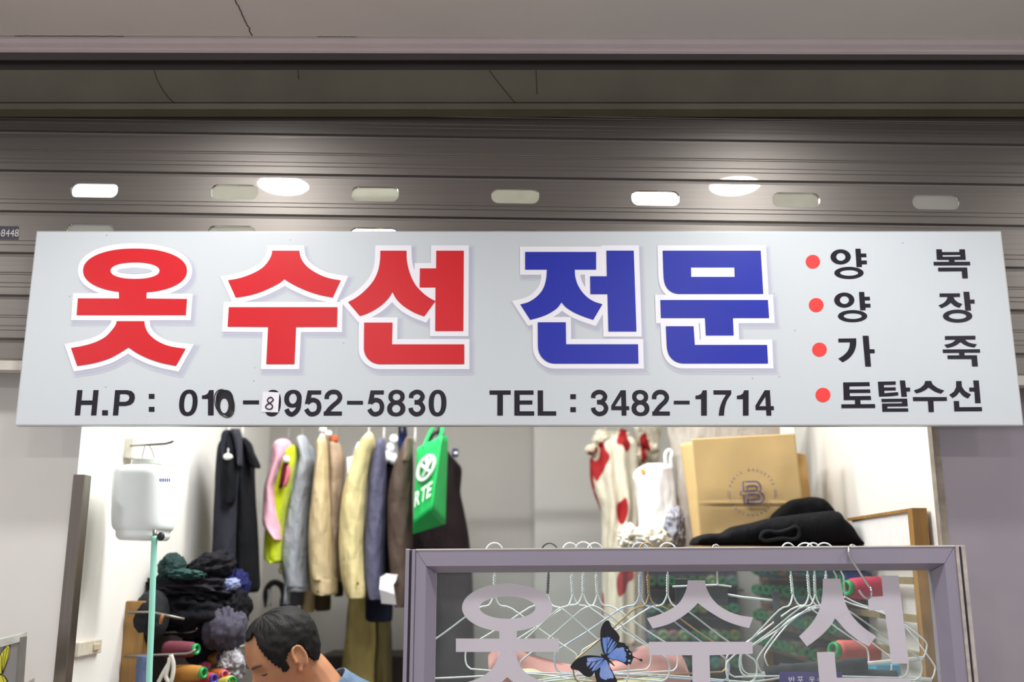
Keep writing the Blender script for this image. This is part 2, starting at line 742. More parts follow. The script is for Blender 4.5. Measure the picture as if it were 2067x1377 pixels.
# a lamp in the bay left of the shop, seen through the leftmost shutter slot
q = atz(190, 380, CEIL_IN - 0.03)
t = thing('ceiling_lamp', (q.x, q.y, CEIL_IN), 'square ceiling lamp behind the leftmost slot of the shutter', 'lamp')
b = MB()
b.box((q.x - 0.12, q.y - 0.12, CEIL_IN - 0.028), (q.x + 0.10, q.y + 0.12, CEIL_IN))
b.build('housing', M_lamphouse, t)
b = MB()
b.box((q.x - 0.10, q.y - 0.10, CEIL_IN - 0.034), (q.x + 0.08, q.y + 0.10, CEIL_IN - 0.028))
b.build('diffuser', emit('small_lamp_glow', '#fffdf6', 3.0), t)

# corridor downlights out of view, added to brighten the shop front
for i, (X, Y) in enumerate(((-2.1, 0.2), (-0.7, 0.2), (0.7, 0.2), (2.1, 0.2), (-2.1, 1.75), (2.1, 1.75), (-0.7, -1.6), (0.7, -1.6))):
    t = thing('ceiling_downlight', (X, Y, HC), 'unseen downlight added in the corridor ceiling to brighten the shop front', 'lamp', 'added corridor downlights out of view')
    b = MB()
    b.lathe([(0.082, 0.0), (0.100, 0.0), (0.100, -0.006), (0.094, -0.011), (0.082, -0.008)], 32, Matrix.Translation((X, Y, HC)), cap=False)
    b.build('trim_ring', M_lamphouse, t)
    b = MB()
    b.lathe([(0.082, -0.001), (0.082, -0.007)], 32, Matrix.Translation((X, Y, HC)))
    b.build('diffuser', M_lamp, t)
    area('downlight_beam', (X, Y, HC - 0.012), 0.15, 0.15, 10.5, (1.0, 0.985, 0.96), shape='DISK', spread=math.radians(165))

# ================================================================== roller shutter
M_shut = mat('shutter_aluminium', '#7d7873', 0.47, metal=0.9, var=0.07, scale=6, stretch=(0.3, 1, 30), coat=1.0, coat_rough=0.015, spec=0.3)
TILT = 0.0153
shut = thing('roller_shutter', (0, SHY, at(1033, 761, SHY).z), 'half raised grey metal roller shutter with small oval slots behind the sign', 'shutter')
zl = [at(1033, y, SHY).z for y in (278, 359, 444, 527, 613, 700)]
per = (zl[0] - zl[-1]) / 5
XS = 2.3


def capsule(cx, cz, hw, hh, n=8):
    r = hh * 0.88
    out = []
    for qx, qz, a0 in ((1, 1, 0), (-1, 1, 90), (-1, -1, 180), (1, -1, 270)):
        for i in range(n + 1):
            a = math.radians(a0 + 90 * i / n)
            out.append((cx + qx * (hw - r) + r * math.cos(a), cz + qz * (hh - r) + r * math.sin(a)))
    return out


def SP(x, z, d=0.0):
    return Vector((x, SHY + d, z - x * TILT))


prof = [(0, 0.007), (0.05, 0.008), (0.085, 0), (0.44, 0), (0.452, 0.0010), (0.468, 0), (0.49, 0), (0.5, 0.0008), (0.512, 0), (0.685, 0), (0.693, 0.0008), (0.705, 0), (0.785, 0), (0.793, 0.0009), (0.805, 0), (0.965, 0), (1, 0.007)]
b = MB()
z_bot = at(1033, 748, SHY).z
SLOTX = [at(px, py, SHY).x for px, py in ((190, 382), (473, 386.5), (757, 391), (1040, 395.5), (1323, 393.5), (1607, 405), (1890, 408))]
zsl = [at(1033, 395.5, SHY).z, at(1033, 395.5, SHY).z - per]
hwx = 0.5 * (at(238, 382, SHY).x - at(142, 382, SHY).x)
hz = 0.5 * (at(1033, 380, SHY).z - at(1033, 410, SHY).z)
for row in range(-1, 7):
    zt = zl[0] - row * per
    if row in (1, 2):
        za, zb_ = zt - 0.2 * per, zt - 0.665 * per
        segs = [prof[:2] + [(0.085, 0), (0.2, 0)], [(0.665, 0)] + prof[9:]]
        holes = []
        for sx in SLOTX:
            holes.append(capsule(sx, zsl[row - 1], hwx, hz))
        outer = []
        n = 40
        outer += [(-XS + 2 * XS * i / n, za) for i in range(n + 1)]
        outer += [(XS - 2 * XS * i / n, zb_) for i in range(n + 1)]
        b.poly([outer] + holes, lambda p: SP(p[0], p[1]))
        for h in holes:
            m = len(h)
            vs = [SP(p[0], p[1]) for p in h] + [SP(p[0], p[1], 0.012) for p in h]
            b.add(vs, [(i, (i + 1) % m, (i + 1) % m + m, i + m) for i in range(m)])
    else:
        segs = [prof]
    for sg in segs:
        for (t0, d0), (t1, d1) in zip(sg[:-1], sg[1:]):
            za, zb_ = zt - t0 * per, zt - t1 * per
            if zb_ < z_bot:
                continue
            b.add([SP(-XS, za, d0), SP(XS, za, d0), SP(XS, zb_, d1), SP(-XS, zb_, d1)], [(0, 3, 2, 1)])
b.build('slat_curtain', M_shut, shut, fix=False)
b = MB()
zc = at(1033, 762, SHY - 0.01).z
b.hexa([SP(-XS, z_bot + 0.004, -0.010), SP(XS, z_bot + 0.004, -0.010), SP(XS, zc, -0.010), SP(-XS, zc, -0.010)],
       [SP(-XS, z_bot + 0.004, 0.03), SP(XS, z_bot + 0.004, 0.03), SP(XS, zc, 0.03), SP(-XS, zc, 0.03)])
b.build('bottom_bar', mat('bar_aluminium', '#c9c4ba', 0.45, metal=0.2, var=0.06), shut)
M_pane = clear('dusty_slot_plastic', (0.97, 0.97, 0.95), dust=0.16, dust_col=(0.75, 0.75, 0.7))
for r in range(2):
    for sx in SLOTX:
        b = MB()
        c = capsule(sx, zsl[r], hwx * 0.995, hz * 0.985)
        b.poly([c], lambda p: SP(p[0], p[1], 0.006), back=lambda p: SP(p[0], p[1], 0.008))
        b.build('slot_pane', M_pane, shut)
b = MB()
c = [at(-60, 456, SHY), at(38, 457, SHY), at(37, 484, SHY), at(-60, 483, SHY)]
b.hexa([p + Vector((0, -0.0006, 0)) for p in c], c)
st = b.build('sticker', mat('sticker_dark_blue', '#34323a', 0.5), shut)
b = MB()
x = -42
for ch in '3778-8448':
    if ch == '-':
        glyph_px(b, ch, x + 1, x + 6, 469.5, 472, SHY - 0.0009, 0.0)
        x += 7.5
    else:
        glyph_px(b, ch, x, x + 8, 463, 477.5, SHY - 0.0009, 0.0)
        x += 9.2
b.build('sticker_number', mat('sticker_print', '#c9c6c8', 0.5), st)

# ================================================================== shop sign
SX0, SX1 = -1.194, 1.2285
SZ0, SZ1 = at(1033, 857, SGY).z, at(1033, 468.5, SGY).z
sign = thing('shop_sign', ((SX0 + SX1) / 2, SGY, SZ0), 'long pale grey signboard with big red and blue lettering and phone numbers', 'sign')


def speckled(m, amount=0.5):
    nt = m.node_tree
    p = nt.nodes['Principled BSDF']
    src = p.inputs['Base Color'].links[0].from_socket
    v = nt.nodes.new('ShaderNodeTexVoronoi')
    v.inputs['Scale'].default_value = 28
    tc = nt.nodes.new('ShaderNodeTexCoord')
    nt.links.new(tc.outputs['Object'], v.inputs['Vector'])
    lt = nt.nodes.new('ShaderNodeMath')
    lt.operation = 'LESS_THAN'
    lt.inputs[1].default_value = 0.065
    nt.links.new(v.outputs['Distance'], lt.inputs[0])
    sep = nt.nodes.new('ShaderNodeSeparateColor')
    nt.links.new(v.outputs['Color'], sep.inputs[0])
    gt = nt.nodes.new('ShaderNodeMath')
    gt.operation = 'GREATER_THAN'
    gt.inputs[1].default_value = 0.72
    nt.links.new(sep.outputs[0], gt.inputs[0])
    mu = nt.nodes.new('ShaderNodeMath')
    mu.operation = 'MULTIPLY'
    nt.links.new(lt.outputs[0], mu.inputs[0])
    nt.links.new(gt.outputs[0], mu.inputs[1])
    mu2 = nt.nodes.new('ShaderNodeMath')
    mu2.operation = 'MULTIPLY'
    mu2.inputs[1].default_value = amount
    nt.links.new(mu.outputs[0], mu2.inputs[0])
    mx = nt.nodes.new('ShaderNodeMix')
    mx.data_type = 'RGBA'
    nt.links.new(mu2.outputs[0], mx.inputs[0])
    nt.links.new(src, mx.inputs[6])
    mx.inputs[7].default_value = (0.2, 0.19, 0.18, 1)
    nt.links.new(mx.outputs[2], p.inputs['Base Color'])


SR = 0.34
M_sign = mat('sign_face_grey', '#ccd3d8', SR, var=0.01, scale=3)
speckled(M_sign)
M_edge = mat('sign_edge_metal', '#b9bcbc', 0.4, metal=0.3, var=0.06)
b = MB()
b.box((SX0, SGY, SZ0), (SX1, SGY + 0.004, SZ1))
b.build('face_panel', M_sign, sign)
b = MB()
e = 0.0025
for lo, hi in (((SX0 - e, SGY + 0.0005, SZ0 - e), (SX1 + e, SGY + 0.026, SZ0)), ((SX0 - e, SGY + 0.0005, SZ1), (SX1 + e, SGY + 0.026, SZ1 + e)),
               ((SX0 - e, SGY + 0.0005, SZ0), (SX0, SGY + 0.026, SZ1)), ((SX1, SGY + 0.0005, SZ0), (SX1 + e, SGY + 0.026, SZ1))):
    b.box(lo, hi)
b.build('edge_frame', M_edge, sign)
for x in (-0.9, 0.9):
    b = MB()
    b.box((x - 0.02, SGY + 0.004, SZ0 + 0.1), (x + 0.02, SHY - 0.001, SZ1 - 0.05))
    b.build('bracket', M_dark, sign)

M_red = mat('sign_red_print', '#cf262e', SR, spec=0.3, var=0.02, scale=5)
M_blue = mat('sign_blue_print', '#2b35a8', SR, spec=0.3, var=0.02, scale=5)
M_wht = mat('sign_white_print', '#efeff6', SR, var=0.005)
M_ink = mat('sign_black_print', '#231f2a', SR, var=0.03, spec=0.25)
M_dot = mat('sign_dot_print', '#f0423f', SR, var=0.02)
M_sh = [mat('sign_lilac_print_%s' % n, h, SR, var=0.005) for n, h in (('pale', '#c8cdd7'), ('mid', '#c2c6d3'), ('deep', '#babdce'))]
c3 = crop(0, 440, 3.1304)
c4 = crop(420, 460, 3.2786)
c5 = crop(960, 460, 3.1318)
c6 = crop(1567, 460, 3.278)


def onsign(lay):
    return lambda p: at(p[0], p[1], SGY - lay * 0.00025)


OX = 4
# each syllable: list of (outline, [holes]); built as white outline over a printed soft drop shadow
SYL = []
SYL.append(('red', [
    (rounded(c3(ell(853, 333, 328, 140, 64, 2.15))), [c3(ell(853, 333, 155, 52, 48, 2.2))]),
    (c3([(750, 440), (928, 440), (925, 509), (1182, 512), (1174, 614), (484, 614), (492, 508), (752, 509)]), []),
    (rounded(c3([(737, 652), (912, 652), (918, 690), (940, 732), (985, 772), (1045, 802), (1110, 818), (1173, 826), (1112, 935), (1020, 916), (935, 888), (865, 854), (811, 818), (755, 854), (685, 890), (590, 918), (488, 935), (449, 822), (525, 808), (600, 786), (665, 752), (710, 705), (731, 675)])), []),
], c3([(735, 335), (765, 322), (850, 313), (935, 322), (967, 334), (935, 345), (850, 353), (765, 346)])))
SYL.append(('red', [
    (rounded(c4([(424, 151), (604, 151), (611, 190), (630, 227), (665, 265), (710, 295), (765, 322), (825, 339), (878, 347), (825, 462), (740, 445), (660, 420), (585, 387), (535, 360), (505, 340), (472, 366), (400, 403), (325, 433), (250, 452), (183, 462), (131, 347), (200, 335), (268, 313), (328, 285), (373, 252), (405, 210), (420, 178)])), []),
    (c4([(137, 525), (856, 525), (853, 656), (582, 656), (571, 902), (385, 902), (397, 656), (129, 654)]), []),
], None))
SYL.append(('red', [
    (rounded(c4([(1140, 151), (1313, 151), (1315, 210), (1325, 265), (1345, 325), (1375, 380), (1415, 424), (1460, 460), (1505, 485), (1430, 587), (1360, 559), (1292, 517), (1245, 470), (1220, 425), (1195, 465), (1150, 510), (1100, 544), (1052, 568), (1005, 585), (926, 492), (990, 455), (1050, 403), (1097, 345), (1125, 283), (1137, 220)])), []),
    (c4([(1510, 151), (1692, 151), (1689, 683), (1503, 683), (1505, 394), (1400, 394), (1402, 268), (1509, 268)]), []),
    (rounded(c4([(1033, 627), (1220, 627), (1217, 771), (1695, 771), (1695, 902), (1138, 902), (1095, 893), (1060, 869), (1038, 835), (1031, 795)])), []),
], None))
SYL.append(('blue', [
    (rounded(c5([(313, 152), (762, 152), (762, 264), (627, 264), (630, 308), (644, 355), (670, 400), (708, 440), (752, 467), (802, 483), (744, 582), (682, 561), (622, 535), (572, 503), (543, 472), (515, 508), (462, 543), (402, 567), (345, 582), (282, 484), (332, 470), (383, 438), (424, 390), (445, 330), (451, 264), (313, 264)])), []),
    (c5([(827, 144), (1000, 144), (1017, 655), (840, 655), (834, 419), (726, 419), (724, 306), (830, 306)]), []),
    (rounded(c5([(393, 597), (570, 597), (572, 736), (1027, 736), (1030, 858), (495, 858), (450, 845), (416, 815), (398, 778), (394, 735)])), []),
], None))
SYL.append(('blue', [
    (rounded(c5([(1183, 144), (1803, 144), (1819, 418), (1283, 418), (1237, 405), (1206, 375), (1191, 333), (1187, 280)])), [c5([(1362, 250), (1636, 250), (1638, 310), (1363, 310)])]),
    (c5([(1168, 456), (1848, 456), (1856, 570), (1627, 570), (1632, 680), (1456, 680), (1450, 570), (1172, 570)]), []),
    (rounded(c5([(1203, 622), (1378, 622), (1386, 740), (1843, 740), (1849, 857), (1312, 857), (1264, 845), (1230, 815), (1213, 775), (1208, 730)])), []),
], None))
NAMES = ['first red', 'second red', 'third red', 'first blue', 'second blue']
for i, (colr, shapes, lens) in enumerate(SYL):
    b = MB()
    for k, (o, holes) in enumerate(shapes):
        b.poly([o] + [h[::-1] for h in holes], onsign(8 + k))
    L = b.build('letter', M_red if colr == 'red' else M_blue, sign, fix=False)
    L['label'] = '%s syllable of the big lettering' % NAMES[i]
    b = MB()
    for k, (o, holes) in enumerate(shapes):
        g = grow(o, 10.6)
        b.poly([g], onsign(5 + k * 0.4))
    b.build('white_outline', M_wht, L, fix=False)
    for s, (d, dx, dy) in enumerate(((16.5, 5, 6), (14, 5, 6), (11.5, 4.5, 5.5))):
        b = MB()
        for k, (o, holes) in enumerate(shapes):
            b.poly([[(x + dx, y + dy) for x, y in grow(o, d)]], onsign(1 + s + k * 0.2))
        b.build('printed_shade', M_sh[s], L, fix=False)
    if lens:
        b = MB()
        b.poly([rounded(lens, 60)], onsign(7.5))
        b.build('counter', M_sh[1], L, fix=False)
# (the closed counters keep a grey fill where the photo shows the board through the outline)
for loop, parent in ((c4([(390, 455), (505, 393), (625, 455), (760, 488), (250, 488)]), 1), (c4([(1090, 588), (1218, 487), (1345, 582), (1440, 628), (1465, 612), (1465, 716), (1700, 720), (1700, 733), (1255, 733), (1255, 590)]), 2),
                     (c5([(605, 567), (690, 605), (755, 617), (802, 545), (806, 690), (1050, 690), (1050, 700), (605, 700)]), 3), (c5([(495, 562), (542, 527), (580, 562)]), 3), (c5([(663, 297), (690, 297), (690, 378), (675, 345)]), 3)):
    pass

# small black service list on the right
def syl(parts, name='letter'):
    b = MB()
    for k, p in enumerate(parts):
        if isinstance(p[0], tuple):
            b.poly([rounded(c6(p), 28)], onsign(3 + k * 0.3))
        else:
            b.poly([c6(p[0]), c6(p[1])[::-1]], onsign(3 + k * 0.3))
    return b.build(name, M_ink, sign, fix=False)


for (cx, cy, r) in ((242, 224, 47), (264, 511, 48), (286, 806, 48), (309, 1106, 49)):
    b = MB()
    b.poly([c6(ell(cx, cy, r * 1.01, r * 0.97, 40))], onsign(3))
    b.build('bullet_dot', M_dot, sign, fix=False)


def yang(dx, dy):
    m = lambda l: [(x + dx, y + dy) for x, y in l]
    syl([[m(ell(426, 192, 67, 50)), m(ell(427, 192, 30, 26))], m([(523, 138), (558, 138), (560, 170), (595, 170), (597, 194), (562, 194), (564, 216), (599, 216), (600, 241), (566, 241), (568, 258), (531, 260)]), [m(ell(481, 298, 97, 40)), m(ell(482, 298, 60, 19))]])


yang(0, 0)
yang(24, 286)
syl([[(410, 733), (529, 731), (529, 770), (520, 808), (500, 843), (472, 870), (440, 890), (410, 866), (443, 845), (470, 818), (484, 787), (487, 757), (411, 758)], [(571, 714), (611, 714), (618, 803), (650, 804), (652, 829), (620, 830), (627, 918), (589, 918)]])
syl([[[(1058, 142), (1095, 142), (1097, 160), (1212, 160), (1211, 142), (1248, 142), (1254, 212), (1062, 212)], [(1100, 180), (1216, 179), (1218, 190), (1101, 191)]],
     [(1142, 210), (1180, 210), (1180, 227), (1142, 227)], [(1040, 225), (1282, 224), (1284, 248), (1042, 249)], [(1070, 263), (1263, 262), (1268, 334), (1231, 334), (1227, 287), (1072, 288)]])
syl([[(1080, 434), (1215, 433), (1216, 457), (1172, 458), (1182, 476), (1205, 494), (1232, 504), (1212, 530), (1180, 517), (1155, 496), (1128, 516), (1093, 532), (1073, 513), (1102, 500), (1124, 480), (1133, 457), (1081, 458)],
     [(1238, 423), (1277, 423), (1282, 475), (1311, 474), (1313, 501), (1285, 501), (1289, 547), (1251, 547)], [ell(1200, 584, 97, 43), ell(1200, 584, 58, 20)]])
syl([[(1116, 716), (1317, 714), (1318, 739), (1248, 740), (1268, 756), (1298, 766), (1328, 770), (1312, 792), (1275, 785), (1242, 772), (1220, 756), (1195, 774), (1165, 787), (1130, 795), (1111, 774), (1148, 766), (1172, 754), (1187, 740), (1116, 741)],
     [(1101, 805), (1347, 803), (1349, 826), (1245, 826), (1246, 846), (1210, 846), (1210, 827), (1103, 828)], [(1132, 844), (1328, 843), (1334, 917), (1296, 917), (1292, 868), (1134, 868)]])
syl([[(442, 1023), (617, 1021), (619, 1047), (484, 1049), (484, 1070), (621, 1069), (623, 1092), (486, 1093), (487, 1114), (625, 1112), (628, 1139), (446, 1140)], [(520, 1138), (556, 1138), (558, 1168), (521, 1168)], [(430, 1168), (653, 1166), (655, 1192), (431, 1193)]])
syl([[(672, 1018), (790, 1016), (791, 1038), (712, 1040), (713, 1056), (790, 1055), (791, 1076), (714, 1077), (716, 1094), (806, 1087), (808, 1108), (760, 1114), (680, 1117)], [(817, 1010), (852, 1010), (858, 1057), (885, 1057), (886, 1083), (861, 1083), (865, 1117), (828, 1118)],
     [(695, 1132), (866, 1130), (870, 1181), (735, 1182), (736, 1195), (872, 1194), (874, 1216), (702, 1217), (699, 1163), (832, 1161), (831, 1151), (697, 1153)]])
syl([[(986, 1013), (1025, 1013), (1035, 1036), (1068, 1060), (1112, 1077), (1090, 1098), (1048, 1083), (1008, 1057), (985, 1074), (955, 1088), (926, 1096), (910, 1075), (950, 1061), (978, 1037)], [(903, 1120), (1128, 1120), (1130, 1145), (1040, 1146), (1043, 1219), (1008, 1219), (1003, 1146), (905, 1146)]])
syl([[(1190, 1014), (1226, 1014), (1228, 1050), (1250, 1080), (1289, 1103), (1268, 1130), (1237, 1113), (1212, 1085), (1195, 1108), (1167, 1127), (1144, 1105), (1174, 1085), (1190, 1055)], [(1303, 1010), (1340, 1010), (1353, 1160), (1316, 1160), (1311, 1083), (1278, 1083), (1276, 1057), (1308, 1057)], [(1174, 1146), (1209, 1146), (1212, 1187), (1360, 1186), (1362, 1213), (1178, 1214)]])


def stroke(pts, t, sub=5):
    c = catmull(pts, sub)
    l, r = [], []
    for i, p in enumerate(c):
        a = Vector(c[max(i - 1, 0)])
        d = (Vector(c[min(i + 1, len(c) - 1)]) - a).normalized()
        l.append((p[0] - d.y * t, p[1] + d.x * t))
        r.append((p[0] + d.y * t, p[1] - d.x * t))
    return l + r[::-1]


def boldshape(ch, w):
    """heavy grotesque characters, height 1 and width w, y downwards"""
    bx = lambda x0, y0, x1, y1: [[(x0, y0), (x1, y0), (x1, y1), (x0, y1)]]
    if ch == '0':
        return [[ell(w / 2, .5, w / 2, .5, 56, 2.3), ell(w / 2, .5, w / 2 - .19, .5 - .145, 48, 2.3)]]
    if ch == '8':
        return [[ell(w / 2, .262, .45 * w, .262, 48, 2.2), ell(w / 2, .272, .45 * w - .165, .128, 40)], [ell(w / 2, .71, w / 2, .29, 48, 2.2), ell(w / 2, .712, w / 2 - .185, .152, 40)]]
    if ch == '9':
        return [[ell(w / 2, .335, w / 2, .335, 52, 2.2), ell(w / 2, .335, w / 2 - .185, .195, 44)], [stroke([(w - .093, .33), (w - .093, .54), (w - .14, .76), (w * .52, .92), (w * .29, .87), (.105, .73)], .088)]]
    if ch == '5':
        return [bx(.13, 0, w - .04, .16), [[(.12, 0), (.28, .10), (.245, .40), (.205, .50), (.03, .53)]], [stroke([(.12, .49), (.24, .40), (w * .53, .37), (w - .155, .45), (w - .093, .645), (w - .155, .84), (w * .5, .918), (.2, .87), (.09, .72)], .086)]]
    if ch == '2':
        return [[stroke([(.092, .36), (.105, .22), (.21, .11), (w * .5, .08), (w - .19, .12), (w - .098, .27), (w - .15, .43), (w * .52, .60), (.21, .76), (.10, .93)], .088)], bx(0, .84, w, 1), [[(0, 1), (0, .93), (.06, .84), (.2, .84), (.2, 1)]]]
    if ch == '3':
        return [[stroke([(.098, .31), (.12, .18), (.23, .10), (w * .5, .078), (w - .2, .12), (w - .12, .26), (w - .2, .41), (w * .55, .463), (w * .36, .465)], .084)], [stroke([(w * .36, .478), (w * .55, .475), (w - .17, .54), (w - .093, .70), (w - .17, .86), (w * .5, .922), (.22, .89), (.12, .80), (.09, .68)], .084)]]
    if ch == '4':
        return [[[(w * .55, 0), (w * .84, 0), (w * .84, .63), (w, .63), (w, .785), (w * .84, .785), (w * .84, 1), (w * .57, 1), (w * .57, .785), (0, .785), (0, .61)], [(w * .57, .25), (w * .57, .63), (w * .21, .63)]]]
    if ch == '7':
        return [[rounded([(0, 0), (w, 0), (w, .14), (w * .74, .40), (w * .59, .70), (w * .53, 1), (w * .23, 1), (w * .31, .70), (w * .48, .41), (w * .70, .17), (0, .17)])]]
    if ch == 'H':
        return [bx(0, 0, .21, 1), bx(w - .21, 0, w, 1), bx(.1, .41, w - .1, .585)]
    if ch == 'P':
        return [[[(0, 0), (w * .58, 0), (w * .82, .045), (w * .96, .16), (w, .31), (w * .96, .47), (w * .82, .58), (w * .58, .63), (.21, .63), (.21, 1), (0, 1)], [(.21, .16), (w * .55, .16), (w * .68, .20), (w * .735, .31), (w * .68, .42), (w * .55, .465), (.21, .465)]]]
    if ch == 'T':
        return [bx(0, 0, w, .17), bx(w / 2 - .11, .1, w / 2 + .11, 1)]
    if ch == 'E':
        return [bx(0, 0, .21, 1), bx(.1, 0, w * .97, .17), bx(.1, .40, w * .91, .56), bx(.1, .83, w, 1)]
    return [bx(0, 0, .21, 1), bx(.1, .83, w, 1)]


def bold(mb, ch, x0, x1, y0, y1, Y):
    wpx = (x1 - x0) / (y1 - y0)
    ym = (y0 + y1) / 2
    a, c = at(x0, ym, Y), at(x1, ym, Y)
    zt, zb = at((x0 + x1) / 2, y0, Y).z, at((x0 + x1) / 2, y1, Y).z
    for k, shp in enumerate(boldshape(ch, wpx)):
        loops = [shp[0]] + [h[::-1] for h in shp[1:]]
        mb.poly(loops, lambda p: Vector((a.x + (c.x - a.x) * p[0] / wpx, Y - 0.00004 * k, zt + (zb - zt) * p[1])))


# phone numbers: (character, x0, x1, y0, y1) in crop coordinates
def phone(cr, items):
    for ch, x0, x1, y0, y1 in items:
        b = MB()
        if ch == ':':
            for yy in (y0, y1):
                q = cr([(x0, yy), (x1, yy), (x1, yy + 31), (x0, yy + 31)])
                b.poly([q], onsign(3))
        elif ch in '-.':
            b.poly([cr([(x0, y0), (x1, y0), (x1, y1), (x0, y1)])], onsign(3))
        elif ch == '1':
            b.poly([cr([(x0, y0 + 34), (x0 + 18, y0 + 32), (x0 + 36, y0 + 22), (x0 + 46, y0), (x1, y0), (x1, y1), (x1 - 36, y1), (x1 - 36, y0 + 56), (x0, y0 + 56)])], onsign(3))
        else:
            (ax, ay), (bx, by) = cr([(x0, y0), (x1, y1)])
            bold(b, ch, ax, bx, ay, by, SGY - 0.00075)
        b.build({':': 'colon', '-': 'dash', '.': 'full_stop'}.get(ch, 'digit' if ch.isdigit() else 'letter'), M_ink, sign, fix=False)


GOFF = 0.03
phone(c3, [('H', 480, 616, 1088, 1248), ('.', 645, 682, 1215, 1248), ('P', 720, 850, 1088, 1248), (':', 940, 976, 1112, 1194), ('0', 1132, 1248, 1085, 1252), ('1', 1276, 1350, 1088, 1248), ('-', 1535, 1637, 1153, 1178)])
phone(c4, [('0', 370, 482, 1072, 1248), ('9', 502, 618, 1072, 1248), ('5', 635, 752, 1076, 1248), ('2', 768, 888, 1072, 1243), ('-', 920, 1025, 1145, 1170), ('5', 1052, 1168, 1076, 1248), ('8', 1186, 1306, 1072, 1248), ('3', 1325, 1440, 1072, 1248), ('0', 1460, 1577, 1072, 1248)])
phone(c5, [('T', 88, 222, 1028, 1187), ('E', 245, 370, 1028, 1187), ('L', 393, 509, 1028, 1187), (':', 599, 634, 1052, 1134), ('3', 728, 840, 1025, 1190), ('4', 857, 970, 1027, 1187), ('8', 985, 1098, 1025, 1190), ('2', 1115, 1226, 1025, 1187), ('-', 1253, 1353, 1093, 1116), ('1', 1390, 1462, 1027, 1187), ('7', 1507, 1620, 1027, 1187), ('1', 1652, 1726, 1027, 1187), ('4', 1768, 1884, 1027, 1187)])
# hand inked zero and the pasted correction
b = MB()
b.poly([c3(ell(1423, 1170, 54, 84, 40, 2.4)), c3(ell(1417, 1187, 26, 47, 32))[::-1]], onsign(4))
for k in range(7):
    r = 1 + 0.05 * math.sin(k * 2.3)
    pts = c3([(1421 + 4 * math.sin(k * 1.9) + (46 + 2.4 * k) * r * math.cos(t * 0.2), 1172 + (76 + 2 * k) * math.sin(t * 0.2 + 0.05 * k)) for t in range(32)])
    b.tube([onsign(5)(p) for p in pts], 0.0010, 4, True)
b.build('inked_digit', mat('marker_ink', '#17141c', 0.35), sign, fix=False)
b = MB()
b.poly([c4([(363, 1083), (472, 1090), (463, 1222), (353, 1218)])], onsign(5), back=onsign(2))
pp = b.build('pasted_paper', mat('paper_white', '#e9e7ee', 0.6, var=0.02), sign)
b = MB()
pts = [(432, 1138), (418, 1122), (400, 1128), (393, 1145), (405, 1160), (422, 1172), (426, 1188), (412, 1200), (392, 1198), (381, 1186), (388, 1172), (408, 1160), (424, 1148), (432, 1138)]
pts = catmull(pts, 4)
b.tube([onsign(6.5)(p) for p in c4(pts)], 0.0016, 6)
b.build('written_digit', bpy.data.materials['marker_ink'], pp)
# ================================================================== glass panel with frosted lettering
GY = 2.35
M_alu = mat('mauve_aluminium', '#9790a0', 0.38, metal=0.25, var=0.04, scale=4, stretch=(1, 1, 0.5))
M_bev = mat('mauve_aluminium_bevel', '#a59a9f', 0.42, metal=0.25, var=0.04, scale=4)
M_gask = mat('black_rubber', '#2a2730', 0.6)
M_edge2 = mat('pale_worn_edge', '#b9b0aa', 0.5, metal=0.2, var=0.2, scale=40)
ZB = 0.06


def down(p, z):
    return Vector((p.x, p.y, z))


OL, OR_ = at(838, 1111, GY), at(1925, 1103.5, GY)
xl = 0.5 * (at(838, 1111, GY).x + at(836, 1377, GY).x)
xr = 0.5 * (at(1925, 1103, GY).x + at(1955, 1377, GY).x)
OL.x, OR_.x = xl, xr
il = at(860, 1142, GY).x
ir = at(1907, 1137, GY).x
IL = Vector((il, GY, at(860, 1143, GY).z))
IR = Vector((ir, GY, at(1907, 1137, GY).z))
GP = GY + 0.032
gl = at(880.5, 1156, GP).x
gr = at(1881, 1151, GP).x
GL = Vector((gl, GP, at(881, 1156.5, GP).z))
GR = Vector((gr, GP, at(1881, 1151.5, GP).z))
panel = thing('glass_panel', ((xl + xr) / 2, GY, ZB), 'mauve aluminium framed glass panel with frosted lettering and blue butterfly sticker', 'panel')


def rail(a0, a1, b0, b1, c0, c1, name, dep=0.055):
    """mitred frame member: outer edge a, inner face edge b, glass edge c"""
    back = Vector((0, dep, 0))
    b = MB()
    b.add([a0, a1, b1, b0], [(0, 1, 2, 3)])
    b.add([b0, b1, c1, c0], [(0, 1, 2, 3)])
    A0, A1 = a0 + back, a1 + back
    C0, C1 = Vector((c0.x, GY + dep, c0.z)), Vector((c1.x, GY + dep, c1.z))
    b.add([a0, A0, A1, a1], [(0, 1, 2, 3)])
    b.add([A0, C0, C1, A1], [(0, 1, 2, 3)])
    b.add([c0, c1, C1, C0], [(0, 1, 2, 3)])
    b.add([a0, b0, c0, C0, A0], [(0, 1, 2, 3, 4)])
    b.add([a1, b1, c1, C1, A1], [(4, 3, 2, 1, 0)])
    return b.build(name, M_alu, panel)


g = 0.0007
rail(OL + Vector((g, 0, 0)), OR_ - Vector((g, 0, 0)), IL + Vector((g, 0, 0)), IR - Vector((g, 0, 0)), GL + Vector((g, 0, 0)), GR - Vector((g, 0, 0)), 'top_rail')
OLb, ORb = down(OL, ZB), down(OR_, ZB)
ILb, IRb = down(IL, ZB + 0.06), down(IR, ZB + 0.06)
GLb, GRb = down(GL, ZB + 0.08), down(GR, ZB + 0.08)
dz = Vector((0, 0, g))
rail(OLb + dz, OL - dz, ILb + dz, IL - dz, GLb + dz, GL - dz, 'side_rail')
rail(ORb + dz, OR_ - dz, IRb + dz, IR - dz, GRb + dz, GR - dz, 'side_rail')
rail(OLb, ORb, ILb, IRb, GLb, GRb, 'bottom_rail')
